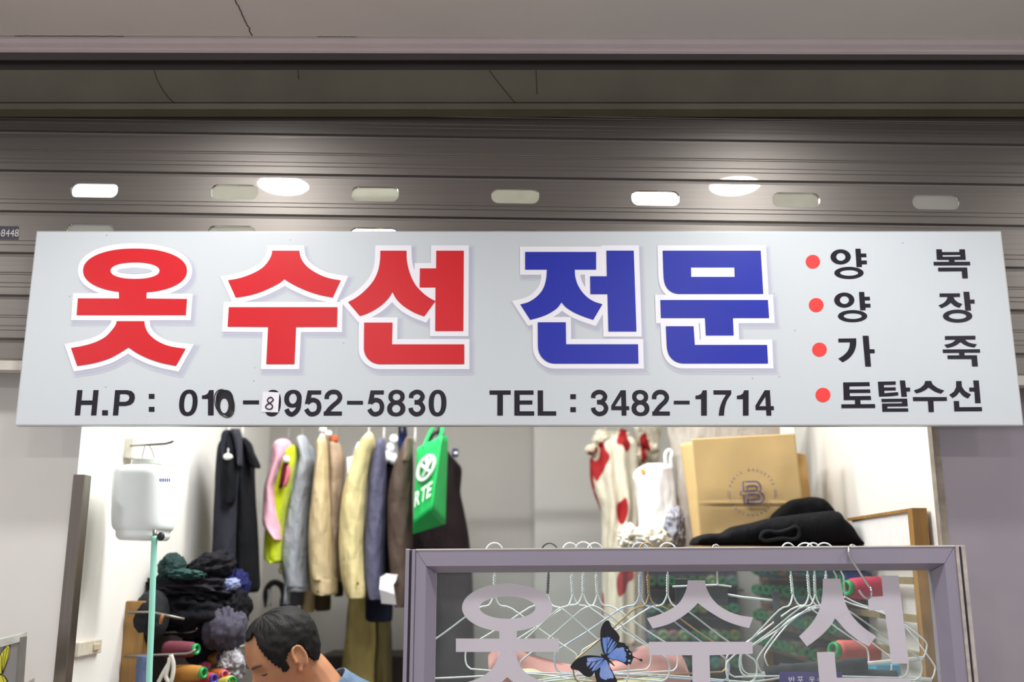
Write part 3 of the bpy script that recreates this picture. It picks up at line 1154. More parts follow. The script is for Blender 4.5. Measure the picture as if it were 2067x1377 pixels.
# extruded edge strips with a dark gasket line, one each side, and the pale top lip
for sgn, x, z in ((-1, xl, OL.z), (1, xr, OR_.z)):
    wst = 0.024
    b = MB()
    xa, xb = sorted((x + sgn * 0.001, x + sgn * 0.009))
    b.box((xa, GY - 0.003, ZB), (xb, GY + 0.05, z + 0.002))
    xa, xb = sorted((x + sgn * 0.015, x + sgn * wst))
    b.box((xa, GY - 0.002, ZB), (xb, GY + 0.05, z + 0.003))
    b.build('edge_channel', M_alu if sgn < 0 else M_edge2, panel, bevel=0.0012)
    b = MB()
    xa, xb = sorted((x + sgn * 0.009, x + sgn * 0.015))
    b.box((xa, GY + 0.002, ZB), (xb, GY + 0.045, z))
    b.build('gasket', M_gask, panel)
b = MB()
lip = [OL, OR_, OR_ + Vector((0, 0, 0.003)), OL + Vector((0, 0, 0.003))]
b.hexa([p + Vector((0, -0.002, 0)) for p in lip], [p + Vector((0, 0.056, 0)) for p in lip])
b.build('top_lip', mat('pale_lip', '#d5cfc6', 0.5, var=0.1), panel)
M_glass = clear('shop_glass', (0.91, 0.96, 0.94), dust=0.085, gloss=0.8, dust_col=(0.72, 0.8, 0.82))
b = MB()
pf = [GL + Vector((-0.004, 0.002, 0.004)), GR + Vector((0.004, 0.002, 0.004)), GRb + Vector((0.004, 0.002, -0.004)), GLb + Vector((-0.004, 0.002, -0.004))]
b.add(pf, [(0, 1, 2, 3)])
b.build('pane', M_glass, panel)
# frosted vinyl lettering on the outside of the pane
M_vinyl = mat('frosted_vinyl', '#c4bfc8', 0.45, var=0.03, scale=3)


def onglass(lay):
    return lambda p: at(p[0], p[1], GP + 0.002 - lay * 0.0003)


d6 = crop(800, 1080, 4.134)
d7 = crop(1200, 1080, 4.636)
d8 = crop(1560, 1080, 4.077)
GLY = [
    [[d6(ell(925, 607, 377, 200, 64)), d6(ell(928, 607, 233, 93, 56))],
     d6([(860, 770), (1005, 770), (1005, 866), (1356, 865), (1358, 977), (497, 977), (497, 865), (860, 866)]),
     rounded(d6([(858, 979), (998, 979), (1010, 1040), (1040, 1105), (1090, 1157), (1165, 1200), (1260, 1230), (1370, 1254), (1310, 1365), (1190, 1335), (1080, 1285), (985, 1235), (925, 1187), (870, 1235), (780, 1285), (670, 1335), (540, 1368), (480, 1255), (590, 1230), (690, 1195), (760, 1152), (810, 1102), (842, 1040)]))],
    [rounded(d7([(873, 425), (1035, 425), (1046, 490), (1085, 572), (1150, 648), (1248, 712), (1360, 752), (1484, 772), (1447, 873), (1320, 840), (1200, 792), (1092, 728), (1020, 680), (968, 638), (915, 692), (822, 765), (722, 823), (632, 855), (545, 876), (490, 780), (592, 750), (700, 702), (788, 640), (838, 562), (865, 490)])),
     d7([(508, 1000), (1478, 1000), (1482, 1112), (1076, 1127), (1090, 1560), (920, 1560), (914, 1127), (512, 1123)])],
    [rounded(d8([(412, 360), (556, 360), (570, 452), (597, 560), (650, 662), (738, 755), (850, 835), (790, 918), (702, 868), (605, 790), (545, 722), (512, 688), (480, 740), (420, 808), (350, 868), (280, 918), (215, 835), (290, 762), (350, 682), (390, 590), (408, 480)])),
     d8([(893, 335), (1033, 335), (1120, 1058), (977, 1060), (921, 620), (790, 622), (782, 510), (907, 505)]),
     d8([(362, 965), (507, 963), (526, 1175), (1131, 1182), (1136, 1330), (394, 1330)])],
]
for shp in GLY:
    b = MB()
    for k, o in enumerate(shp):
        lay = 2 + 0.5 * k
        if isinstance(o[0], tuple):
            b.poly([o], onglass(lay))
        else:
            b.poly([o[0], o[1][::-1]], onglass(lay))
    b.build('glass_letter', M_vinyl, panel, fix=False)

# blue butterfly sticker
e2 = crop(1130, 1230, 9.368)
M_bblk = mat('butterfly_black', '#14171f', 0.4, var=0.2, scale=40)
M_bblu = mat('butterfly_blue', '#4d7fd0', 0.4, h2='#8ea3dc', scale=22)
M_bpale = mat('butterfly_pale_spots', '#8fb2dd', 0.4)
b = MB()
b.poly([rounded(e2([(840, 875), (800, 760), (772, 620), (766, 470), (780, 360), (820, 270), (865, 222), (905, 212), (938, 225), (955, 270), (990, 340), (1060, 410), (1118, 490), (1134, 540), (1115, 618), (1165, 628), (1225, 640), (1252, 688), (1300, 700), (1310, 760), (1370, 820), (1375, 880), (1440, 915), (1500, 942), (1545, 935), (1566, 960), (1555, 992), (1530, 985), (1490, 955), (1440, 930), (1395, 918), (1365, 985), (1340, 1052), (1300, 1030), (1275, 1066), (1180, 1010), (1080, 970), (980, 945), (905, 940)]), 40)], onglass(5))
b.poly([rounded(e2([(840, 905), (740, 885), (620, 873), (500, 875), (400, 905), (310, 955), (230, 1030), (198, 1090), (220, 1135), (300, 1148), (370, 1175), (430, 1230), (500, 1275), (580, 1280), (620, 1250), (655, 1195), (665, 1270), (690, 1350), (700, 1440), (760, 1520), (860, 1540), (1000, 1520), (1070, 1450), (1085, 1360), (1040, 1260), (985, 1150), (945, 1080), (930, 1000), (890, 950)]), 40)], onglass(5.4))
b.poly([rounded(e2([(775, 850), (800, 840), (830, 866), (870, 890), (910, 930), (960, 980), (1010, 1030), (1042, 1070), (1030, 1078), (975, 1035), (915, 990), (870, 945), (820, 905), (780, 880)]), 60)], onglass(6.6))
bf = b.build('butterfly_sticker', M_bblk, panel, fix=False)
b = MB()
b.poly([e2([(805, 545), (830, 535), (850, 545), (890, 530), (892, 640), (888, 760), (880, 860), (850, 820), (825, 720), (808, 620)])], onglass(6))
b.poly([e2([(900, 535), (912, 512), (925, 540), (962, 530), (940, 580), (915, 640), (900, 670)])], onglass(6))
b.poly([e2([(905, 700), (935, 630), (975, 570), (1000, 565), (985, 615), (950, 680), (905, 760)])], onglass(6))
b.poly([e2([(905, 800), (960, 700), (1010, 620), (1052, 600), (1040, 650), (1000, 720), (950, 800), (905, 850)])], onglass(6))
b.poly([e2([(915, 850), (975, 770), (1040, 690), (1088, 625), (1060, 690), (1010, 760), (960, 820)])], onglass(6))
b.poly([rounded(e2([(895, 890), (950, 840), (1010, 780), (1060, 740), (1090, 728), (1120, 740), (1150, 722), (1190, 722), (1215, 728), (1225, 790), (1258, 830), (1250, 860), (1262, 880), (1235, 905), (1262, 935), (1252, 985), (1215, 1005), (1130, 970), (1030, 945), (940, 930)]), 40)], onglass(6))
b.poly([e2([(510, 925), (600, 912), (700, 910), (800, 920), (840, 935), (740, 965), (630, 990), (530, 995), (512, 960), (522, 945)])], onglass(6))
b.poly([e2([(505, 1015), (530, 1000), (600, 1000), (560, 1050), (520, 1090)])], onglass(6))
b.poly([e2([(555, 1125), (590, 1060), (620, 1005), (690, 985), (650, 1050), (600, 1105)])], onglass(6))
b.poly([e2([(600, 1175), (630, 1110), (670, 1045), (720, 985), (830, 945), (760, 1030), (690, 1110), (640, 1165)])], onglass(6))
b.poly([e2([(655, 1165), (710, 1100), (780, 1025), (850, 955), (855, 970), (800, 1050), (740, 1110), (690, 1150)])], onglass(6))
b.poly([rounded(e2([(860, 955), (890, 980), (910, 1030), (935, 1090), (960, 1150), (1000, 1220), (1020, 1290), (1000, 1312), (950, 1300), (940, 1318), (905, 1308), (880, 1340), (840, 1330), (775, 1300), (752, 1240), (765, 1150), (770, 1080), (815, 1020)]), 40)], onglass(6))
b.build('wing_blue', M_bblu, bf, fix=False)
for (x, y, r) in ((1275, 770, 17), (1328, 842, 20), (1312, 975, 28)):
    b = MB()
    b.poly([e2(ell(x, y, r, r * 0.8, 14))], onglass(6.3))
    b.build('wing_spot', M_bpale, bf, fix=False)

# small purple shop card taped behind the pane
KY = GP + 0.03
card = thing('shop_card', at(1650, 1400, KY), 'small purple card with pale Korean lettering behind the glass panel', 'card')
b = MB()
c = [at(1574, 1357, KY), at(1700, 1357, KY), at(1700, 1440, KY), at(1572, 1440, KY)]
b.hexa(c, [p + Vector((0, 0.002, 0)) for p in c])
b.build('card_board', mat('card_purple', '#3b2c7c', 0.5, var=0.05), card)
b = MB()
for ch, x0, x1 in (('반', 1592, 1605), ('포', 1609, 1622), ('옷', 1633, 1645), ('수', 1649, 1661), ('선', 1665, 1677)):
    glyph_px(b, ch, x0, x1, 1366, 1379, KY - 0.0006, 0.01)
b.build('card_lettering', mat('card_print', '#d8d2e4', 0.5), card)

# rail behind the top of the frame that carries the hangers
RY = GY + 0.055 + 0.085
RZ = at(1400, 1109, RY).z - 0.010
b = MB()
b.tube([(xl + 0.01, RY, RZ), (xr - 0.01, RY, RZ)], 0.006, 10)
for x in (xl + 0.02, (xl + xr) / 2, xr - 0.02):
    b.box((x - 0.006, GY + 0.05, RZ - 0.006), (x + 0.006, RY, RZ + 0.006))
b.build('hanger_rail', M_alu, panel)

# ------------------------------------------------------------------ wire hangers
M_wire = mat('white_coated_wire', '#dfe6e4', 0.35, var=0.05)
M_wgold = mat('brass_coated_wire', '#a98a52', 0.35, metal=0.4, var=0.1)
M_wblue = mat('pale_blue_coated_wire', '#b9c4dc', 0.35, var=0.05)
M_chrome = mat('chrome_wire', '#d8d8d8', 0.12, metal=1.0, var=0.02)
M_foam = mat('charcoal_foam', '#34373a', 0.9, var=0.15, bump=0.4, bscale=300)
M_clip = mat('white_plastic', '#e6e9ea', 0.35, var=0.03)


def hanger_mesh(hook_r=0.021, shaft=0.062, half=0.205, drop=0.105, endh=0.042, r=0.0021, dip=0.008):
    """hook, twisted neck and body; origin on the rail the hook hangs from"""
    pts = []
    for k in range(15):
        a = math.radians(-25 + 215 * k / 14)
        pts.append(Vector((hook_r * math.cos(a), 0, -0.004 + hook_r * math.sin(a) - hook_r + 0.006 + 0.0)))
    pts = [p + Vector((0, 0, 0.0)) for p in pts]
    # run down from the hook to the neck in the middle
    e = pts[-1]
    hk = MB()
    zc = e.z
    path = pts + [Vector((-hook_r * 0.8, 0, zc - 0.016)), Vector((-hook_r * 0.25, 0, zc - 0.030)), Vector((0, 0, zc - 0.040)), Vector((0, 0, zc - 0.040 - shaft))]
    hk.tube([tuple(p) for p in path], r, 7)
    zn = zc - 0.040
    for s in (0, PI):
        tw = []
        n = 26
        for i in range(n + 1):
            t = i / n
            tw.append((0.0026 * math.cos(s + t * 22), 0.0026 * math.sin(s + t * 22), zn - 0.012 - (shaft - 0.018) * t))
        hk.tube(tw, r * 0.72, 6)
    z0 = zn - shaft
    bd = MB()
    side = lambda s: [(0, 0, z0 + 0.006), (s * 0.006, 0, z0 - 0.010), (s * 0.016, 0, z0 - 0.022), (s * 0.045, 0, z0 - 0.030), (s * half * 0.6, 0, z0 - 0.030 - drop * 0.52), (s * half * 0.93, 0, z0 - 0.028 - drop * 0.95),
                      (s * half * 1.0, 0, z0 - 0.034 - drop), (s * half * 1.015, 0, z0 - 0.040 - drop - endh * 0.35), (s * half * 0.99, 0, z0 - 0.040 - drop - endh * 0.8), (s * half * 0.93, 0, z0 - 0.040 - drop - endh)]
    R = catmull(side(1), 3)
    L = catmull(side(-1), 3)
    zb_ = z0 - 0.040 - drop - endh
    bot = [(half * (0.93 - 1.86 * i / 12), 0, zb_ + dip * (1 - abs(1 - i / 6)) * 0.5) for i in range(1, 12)]
    bd.tube(R + bot + L[::-1], r, 7)
    return hk, bd, zb_


def make_hanger(name, label, group, m, **kw):
    t = thing(name, (0, 0, 0), label, 'hanger', group)
    hk, bd, zb_ = hanger_mesh(**kw)
    hk.build('hook', m, t)
    bd.build('wire_body', m, t)
    return t, zb_


RT = RZ + 0.006          # top of the rail
HG = 'wire hangers on the rail behind the glass panel'
h0, HB = make_hanger('wire_hanger', '', HG, M_wire)


def place_hanger(px, yaw, label, tilt=0.0, roll=0.0, m=None, first=[True], lift=0.0):
    lift += 0.017
    X = at(px, 1100, RY).x
    rot = (tilt, roll, math.radians(yaw))
    if first[0]:
        first[0] = False
        h0.location = (X, RY, RT + lift)
        h0.rotation_euler = rot
        h0['label'] = label
        return h0
    return dup(h0, (X, RY, RT + lift), rot, label, mats={'hook': m, 'wire_body': m} if m else None)


place_hanger(998, 14, 'white wire hanger hanging leftmost on the rail behind the glass panel')
hx = place_hanger(1110, -22, 'white wire hanger with a dark twisted neck, second from the left behind the glass', roll=0.06)
for c in hx.children:
    if c.name.startswith('hook'):
        c.data = c.data.copy()
        c.data.materials[0] = mat('dark_worn_wire', '#4b4e50', 0.4, var=0.3, scale=80)
place_hanger(1150, 24, 'white wire hanger behind the butterfly, left of the tight cluster', roll=-0.05)
place_hanger(1178, -16, 'white wire hanger on the left side of the cluster above the butterfly', roll=0.03, lift=0.002)
place_hanger(1200, 20, 'white wire hanger on the right side of the cluster above the butterfly', roll=-0.04)
place_hanger(1292, -14, 'pale blue wire hanger left beside the brass coloured one', roll=0.03, m=M_wblue)
place_hanger(1304, 21, 'brass coloured wire hanger behind the glass panel', roll=-0.03, m=M_wgold)
place_hanger(1348, -12, 'white wire hanger just left of the middle frosted letter', roll=0.04)
place_hanger(1590, 22, 'white wire hanger leftmost of the right hand cluster behind the glass', roll=-0.05)
place_hanger(1625, -15, 'white wire hanger in the middle of the right hand cluster behind the glass', roll=-0.02)
place_hanger(1642, 17, 'white wire hanger right of centre in the right hand cluster behind the glass', roll=0.04)
place_hanger(1664, -9, 'white wire hanger rightmost on the rail, its end by the right frame edge', roll=0.02)

# clip hangers: the chrome hooked one, and foam sleeved trouser hangers
t = thing('clip_hanger', (at(1445, 1100, RY).x, RY, RT), 'chrome hooked hanger with black plates hanging behind the middle letter', 'hanger')
X0 = at(1445, 1100, RY).x
b = MB()
hk = [(X0 + 0.013 * math.cos(a), RY + 0.016 * math.cos(a), RT + 0.010 + 0.017 * math.sin(a) - 0.012) for a in [math.radians(-20 + 200 * k / 12) for k in range(13)]]
hk += [(X0 - 0.008, RY - 0.008, RT - 0.016), (X0, RY, RT - 0.034), (X0, RY, at(1441, 1181, RY).z)]
b.tube(hk, 0.0026, 8)
b.build('hook', M_chrome, t)
b = MB()
z = at(1441, 1181, RY).z
b.tube([(X0 - 0.11, RY, z - 0.004), (X0, RY, z), (X0 + 0.033, RY, z - 0.004)], 0.0025, 7)
b.tube([at(1440, 1196, RY + 0.012), at(1500, 1206, RY + 0.012), at(1568, 1213, RY + 0.012)], 0.003, 7)
b.build('bar', M_wire, t)
for (xa, xb, ya, yb) in ((1424, 1470, 1181, 1222), (1362, 1392, 1168, 1225), (1559, 1577, 1192, 1265)):
    b = MB()
    q0, q1 = at(xa, ya, RY + 0.006), at(xb, yb, RY + 0.006)
    b.box((q0.x, RY + 0.003, q1.z), (q1.x, RY + 0.010, q0.z))
    b.build('clip_plate', mat('black_clip', '#23272c', 0.4, var=0.1), t, bevel=0.002)

HGF = 'foam sleeved trouser hangers behind the glass panel'
for k, (px, yaw, y0, foam0, foam1, lab) in enumerate(((1692, 10, 1345, -0.19, 0.055, 'white trouser hanger, its charcoal foam sleeved bar rising to the right'),
                                                  (1712, -7, 1362, -0.17, 0.11, 'white trouser hanger with a longer charcoal foam sleeve, lower of the two'))):
    X = at(px, 1100, RY).x
    yy = RY + 0.030 + 0.022 * k
    t = thing('trouser_hanger', (X, RY, RT), lab, 'hanger', HGF)
    b = MB()
    zc = RT - 0.006
    hk = [(X + 0.020 * math.cos(a), RY + 0.006 * math.sin(a * 0.5), zc + 0.020 * math.sin(a) - 0.014) for a in [math.radians(-20 + 205 * k2 / 14) for k2 in range(15)]]
    zs = at(px, 1205, yy).z
    hk += [(X - 0.012, yy - 0.01, zc - 0.036), (X, yy, zc - 0.055), (X, yy, zs)]
    b.tube(hk, 0.0021, 7)
    b.build('hook', M_wire, t)
    zb_ = at(px, y0, yy).z
    w_ = 0.205
    sl = math.tan(math.radians(yaw)) * 0.5
    b = MB()
    for s in (-1, 1):
        b.tube(catmull([(X, yy, zs), (X + s * 0.03, yy, zs - 0.016), (X + s * w_ * 0.6, yy, zs - 0.05 + s * sl * 0.05), (X + s * w_ * 0.97, yy, zb_ + 0.045 + s * sl * w_), (X + s * w_, yy, zb_ + 0.02 + s * sl * w_), (X + s * w_ * 0.95, yy, zb_ + s * sl * w_)], 4), 0.0021, 7)
    b.tube([(X - w_ * 0.95, yy, zb_ - sl * w_), (X + w_ * 0.95, yy, zb_ + sl * w_)], 0.0055, 8)
    b.build('wire_body', M_clip, t)
    b = MB()
    b.tube([(X + f, yy, zb_ + sl * f) for f in [foam0 + (foam1 - foam0) * i / 10 for i in range(11)]], 0.0165, 12)
    b.build('foam_sleeve', M_foam, t)

# ------------------------------------------------------------------ folded cloth hung behind the glass
M_pink = mat('dusty_pink_cloth', '#c98f89', 0.8, var=0.06, scale=12, sheen=0.2, bump=0.2, bscale=400)
M_olive = mat('pale_olive_cloth', '#aeac86', 0.85, var=0.08, scale=12, sheen=0.2, bump=0.2, bscale=400)


def draped(name, top, low, Yf, th, m, label, cat, seed, group=None):
    """cloth folded over a hanger bar: top edge polyline in pixels down to the lower edge"""
    n = 30
    mb = MB()
    ring = []
    nv = 16
    tp = catmull([(x, y, 0) for x, y in top], 8)
    bp = catmull([(x, y, 0) for x, y in low], 8)

    def L(c, u):
        f = u * (len(c) - 1)
        i = min(int(f), len(c) - 2)
        return c[i][0] + (c[i + 1][0] - c[i][0]) * (f - i), c[i][1] + (c[i + 1][1] - c[i][1]) * (f - i)
    rings = []
    for i in range(n + 1):
        u = i / n
        a = L(tp, u)
        c = L(bp, u)
        fr, bk = [], []
        for j in range(nv + 1):
            v = j / nv
            p = at(a[0] + (c[0] - a[0]) * v, a[1] + (c[1] - a[1]) * v, Yf)
            fold = 0.010 * math.sin(u * 17 + v * 2.5 + seed) * (0.25 + v) + 0.012 * noise.noise(Vector((u * 6, v * 4, seed)))
            bulge = th * math.sin(min(v * 4, 1) * PI / 2)
            fr.append(p + Vector((0, fold - bulge, 0)))
            bk.append(p + Vector((0, fold * 0.6 + bulge, 0)))
        rings.append(fr + bk[::-1])
    mb.loft(rings)
    o = mb.build(name, m)
    return tag(o, label, cat, group)


draped('folded_cloth', [(985, 1322), (1010, 1290), (1060, 1316), (1145, 1340), (1205, 1345), (1250, 1325), (1315, 1298), (1370, 1312), (1392, 1360)], [(990, 1430), (1020, 1440), (1060, 1440), (1140, 1440), (1200, 1440), (1250, 1440), (1310, 1440), (1370, 1440), (1395, 1440)], RY + 0.135, 0.018, M_pink,
       'dusty pink cloth draped behind the butterfly sticker and the left frosted letter', 'cloth', 3)
draped('folded_cloth', [(1040, 1352), (1075, 1350), (1110, 1362), (1170, 1370), (1180, 1355), (1200, 1372), (1280, 1368), (1340, 1366)], [(1045, 1440), (1075, 1445), (1110, 1445), (1170, 1445), (1180, 1445), (1200, 1445), (1280, 1445), (1340, 1445)], RY + 0.085, 0.014, M_olive,
       'pale olive cloth draped low in front of the pink cloth', 'cloth', 8)

# ------------------------------------------------------------------ chrome S hook over the top of the frame
b = MB()
fy = GY - 0.005
pts = [(1729, 1150, GY + 0.065), (1728, 1112, GY + 0.063), (1724, 1102.0, GY + 0.035), (1717, 1101.5, GY + 0.010), (1713, 1110, fy - 0.003), (1714, 1122, fy - 0.004), (1723, 1136, fy - 0.006), (1737, 1158, fy - 0.006), (1750, 1178, fy - 0.006), (1757, 1188, fy - 0.008), (1759, 1198, fy - 0.016),
       (1756, 1206, fy - 0.028), (1749, 1208, fy - 0.038), (1742, 1203, fy - 0.044), (1736, 1195, fy - 0.046), (1734, 1191, fy - 0.046)]
b.tube([at(x, y, Y) for x, y, Y in catmull(pts, 4)], 0.0027, 10)
tag(b.build('s_hook', M_chrome), 'chrome S hook hung over the top rail of the glass panel', 'hook')

# ------------------------------------------------------------------ the second glass panel at the far left with a yellow butterfly
LYg = 2.30
e3 = crop(0, 1260, 11.767)
p2 = thing('glass_panel', at(-150, 1400, LYg), 'glass panel edge with a yellow butterfly sticker at the bottom left', 'panel')
b = MB()


def on2(dy=0.0):
    return lambda x, y: at(*e3([(x, y)])[0], LYg + dy)


f = on2()
k = on2(0.02)
tl, tr, br, bl = f(-1600, 900), f(482, 310), f(330, 2500), f(-1600, 2500)
b.add([tl, tr, br, bl], [(0, 1, 2, 3)])
b.build('pane', mat('smoky_glass', '#7d7b79', 0.12, var=0.06, scale=3, h2='#8b8985'), p2)
b = MB()
dn = Vector((0, 0, -0.010))
tl2, tr2 = tl + Vector((0, 0, 0.012)), tr + Vector((0, 0, 0.006))
b.hexa([tl2 + Vector((0, -0.003, 0)), tr2 + Vector((0, -0.003, 0)), tr + dn + Vector((0, -0.003, 0)), tl + dn + Vector((0, -0.003, 0))],
       [tl2 + Vector((0, 0.03, 0.004)), tr2 + Vector((0, 0.03, 0.004)), tr + dn + Vector((0, 0.03, 0)), tl + dn + Vector((0, 0.03, 0))])
b.build('top_edge', mat('cloudy_glass_edge', '#b9bab2', 0.5, var=0.2, scale=30), p2)
b = MB()
b.hexa([tr + Vector((-0.003, -0.001, 0)), tr + Vector((0.001, -0.001, 0)), br + Vector((0.001, -0.001, 0)), br + Vector((-0.003, -0.001, 0))],
       [tr + Vector((-0.003, 0.03, 0)), tr + Vector((0.001, 0.03, 0)), br + Vector((0.001, 0.03, 0)), br + Vector((-0.003, 0.03, 0))])
b.build('side_edge', mat('dark_glass_edge', '#6f6b66', 0.4, var=0.1), p2)


def q2(lay):
    return lambda p: at(p[0], p[1], LYg - 0.0004 * lay)


b = MB()
b.poly([rounded(e3([(235, 408), (250, 440), (247, 560), (225, 740), (180, 900), (120, 1050), (70, 1170), (40, 1200), (-60, 1190), (-200, 900), (-100, 800), (0, 700), (60, 600), (140, 500), (200, 430)]), 40)], q2(1))
b.poly([rounded(e3([(-60, 1190), (60, 1205), (120, 1245), (165, 1310), (200, 1400), (200, 1520), (120, 1600), (-80, 1600), (-200, 1400)]), 40)], q2(1.4))
bf2 = b.build('butterfly_sticker', M_bblk, p2, fix=False)
b = MB()
b.poly([e3([(178, 490), (200, 510), (228, 540), (232, 620), (212, 740), (170, 880), (112, 1030), (55, 1170), (-60, 1180), (-180, 900), (-60, 800), (0, 790), (20, 720), (42, 660), (52, 700), (72, 610), (95, 640), (112, 560), (130, 590), (150, 520), (160, 545)])], q2(2.2))
b.poly([e3([(-60, 1205), (60, 1225), (100, 1265), (140, 1330), (170, 1420), (120, 1560), (-80, 1560), (-180, 1400)])], q2(2.2))
b.build('wing_yellow', mat('butterfly_yellow', '#d3cf3c', 0.4, h2='#c4bd35', scale=30), bf2, fix=False)
b = MB()
for pts in ([(60, 1170), (100, 960), (130, 760), (175, 560)], [(55, 1170), (60, 960), (80, 760), (95, 640)], [(45, 1170), (30, 960), (40, 760)], [(70, 1170), (150, 900), (200, 700), (215, 560)], [(40, 1210), (80, 1320), (100, 1450)]):
    b.tube([q2(2.8)(p) for p in e3(pts)], 0.0006, 4)
b.build('wing_vein', M_bblk, bf2)
# corner of a cloth at the bottom left, in front of the white pillar
b = MB()
b.hexa([at(40, 1386, 2.42), at(70, 1368, 2.42), at(66, 1430, 2.42), at(40, 1430, 2.42)], [at(40, 1386, 2.46), at(70, 1368, 2.46), at(66, 1430, 2.46), at(40, 1430, 2.46)])
tag(b.build('cardboard_box', mat('grey_board', '#bdb8af', 0.7)), 'pale grey box corner just showing at the foot of the white pillar', 'box')
# ================================================================== inside the shop, left wall
def fab(name, h, **k):
    k.setdefault('var', 0.09)
    k.setdefault('scale', 14)
    k.setdefault('spec', 0.15)
    k.setdefault('bump', 0.55)
    k.setdefault('bscale', 15)
    k.setdefault('bdist', 0.03)
    k.setdefault('stretch', (1.7, 1.7, 0.7))
    return mat(name, h, k.pop('rough', 0.85), **k)


M_cream = mat('cream_plastic', '#e3dece', 0.5, var=0.05)
M_rod = mat('dull_metal_rod', '#8d8880', 0.4, metal=0.7)
M_knob = mat('black_knob', '#232324', 0.5)
M_pale = mat('milky_plastic', '#eef5f4', 0.28, var=0.02, scale=6)
M_wood = mat('amber_wood', '#97713a', 0.5, var=0.25, scale=6, stretch=(8, 8, 1))
M_darkw = mat('dark_wood_shade', '#2c2526', 0.7, var=0.2, scale=8)

M_pale.node_tree.nodes['Principled BSDF'].inputs['Subsurface Weight'].default_value = 0.9
M_pale.node_tree.nodes['Principled BSDF'].inputs['Subsurface Radius'].default_value = (0.12, 0.12, 0.12)
JY = 2.66
BY = 2.82
t = thing('wall_bracket', atx(254, 925, WLX), 'cream wall box with a thin metal rod on the left wall, above the water container', 'bracket')
b = MB()
p0, p1 = at(240, 884, BY), at(266, 924, BY)
b.box((WLX, BY, p1.z), (p1.x, BY + 0.06, p0.z))
b.tube([at(254, 884, BY + 0.02), at(254, 850, BY + 0.02)], 0.004, 8)
b.build('wall_box', M_cream, t, bevel=0.003)
b = MB()
b.tube([at(262, 900, BY + 0.01), at(300, 898, JY), at(335, 896, JY), at(345, 893, JY), at(350, 890, JY)], 0.0032, 8)
b.build('rod', M_rod, t)

jug = thing('water_container', at(290, 1092, JY), 'milky white plastic water container hanging from the rod on the left wall', 'container')


def squarish(rows, Y, hd, pw=3.4, n=40, mb=None):
    mb = mb or MB()
    rings = []
    for (py, a, c, k) in catmull([(r[0], r[1], r[2], r[3] if len(r) > 3 else 1.0) for r in rows], 4):
        L, R = at(a, py, Y), at(c, py, Y)
        cx, hw = (L.x + R.x) / 2, (R.x - L.x) / 2
        rings.append([Vector((x, Y + y, L.z)) for x, y in ell(cx, 0, hw, hd * k, n, pw)])
    mb.loft(rings)
    return mb


squarish([(941, 262, 328, .7), (946, 248, 338, .88), (955, 240, 344, 1), (975, 237, 346, 1), (1020, 235, 346, 1), (1055, 235, 344, 1), (1068, 238, 341, .97), (1073, 243, 336, .94), (1084, 244, 335, .94), (1091, 250, 330, .85)], JY, 0.075).build('body', M_pale, jug)
b = MB()
squarish([(929, 268, 325, 1), (938, 268, 325, 1)], JY, 0.038, 2.0, mb=b)
squarish([(937, 271, 322, 1), (944, 270, 324, 1)], JY, 0.036, 2.0, mb=b)
b.build('cap', mat('cap_grey', '#bdbfb6', 0.5, var=0.06), jug)
b = MB()
b.tube(catmull([at(289, 935, JY).to_tuple(), at(288, 918, JY).to_tuple(), at(296, 896, JY).to_tuple(), at(308, 912, JY).to_tuple(), at(312, 932, JY).to_tuple()], 4), 0.0012, 6)
b.build('hanging_cord', mat('grey_cord', '#b9b6ab', 0.7), jug)
b = MB()
for (x0, y0, x1, y1) in ((322, 966, 344, 973),):
    for i in range(6):
        xx = x0 + i * 3.7
        c = [at(x, y, JY - 0.0768 + 0.0005 * i) for x, y in ((xx, y0), (xx + 2.6, y0 + .6), (xx + 2.6, y1), (xx, y1 - .8))]
        b.add(c, [(0, 1, 2, 3)])
b.build('blue_print', mat('blue_print', '#3f63c4', 0.5), jug)
b = MB()
b.tube([at(312, 1070, JY - 0.078), at(312, 1084, JY - 0.084)], 0.005, 8)
b.tube([at(312, 1079, JY - 0.08), at(325, 1082, JY - 0.082)], 0.003, 8)
tap = b.build('tap', M_rod, jug)
b = MB()
blob(at(325, 1083, JY - 0.083), (0.009, 0.008, 0.011), 0.1, 2, 4, mb=b, nu=16, nv=10)
b.build('tap_knob', M_knob, tap)
b = MB()
hp = catmull([tuple(at(x, y, JY - 0.084)) for x, y in ((312, 1082), (310, 1130), (308, 1190), (306, 1250), (303, 1320), (301, 1377), (300, 1450))], 4)
b.tube(hp, 0.0075, 12)
b.build('mint_hose', mat('mint_rubber_hose', '#92d3c0', 0.35, var=0.03), jug)

# wall switch
sw = atx(153, 1296, WLX), atx(187, 1296, WLX), atx(170, 1325, WLX)
t = thing('wall_switch', atx(170, 1325, WLX), 'cream wall switch on the left wall below the water container', 'switch')
b = MB()
zt, zb2 = at(165, 1297, sw[0].y).z, at(165, 1327, sw[0].y).z
b.box((WLX, sw[0].y - 0.005, zb2), (WLX + 0.012, sw[0].y + 0.14, zt))
b.build('plate', mat('aged_plate', '#d3cbb9', 0.5, var=0.12, scale=40), t, bevel=0.003)
b = MB()
b.box((WLX + 0.012, sw[0].y + 0.08, zb2 + 0.01), (WLX + 0.019, sw[0].y + 0.115, zt - 0.01))
b.build('button', mat('aged_button', '#c9bd9f', 0.5), t, bevel=0.002)

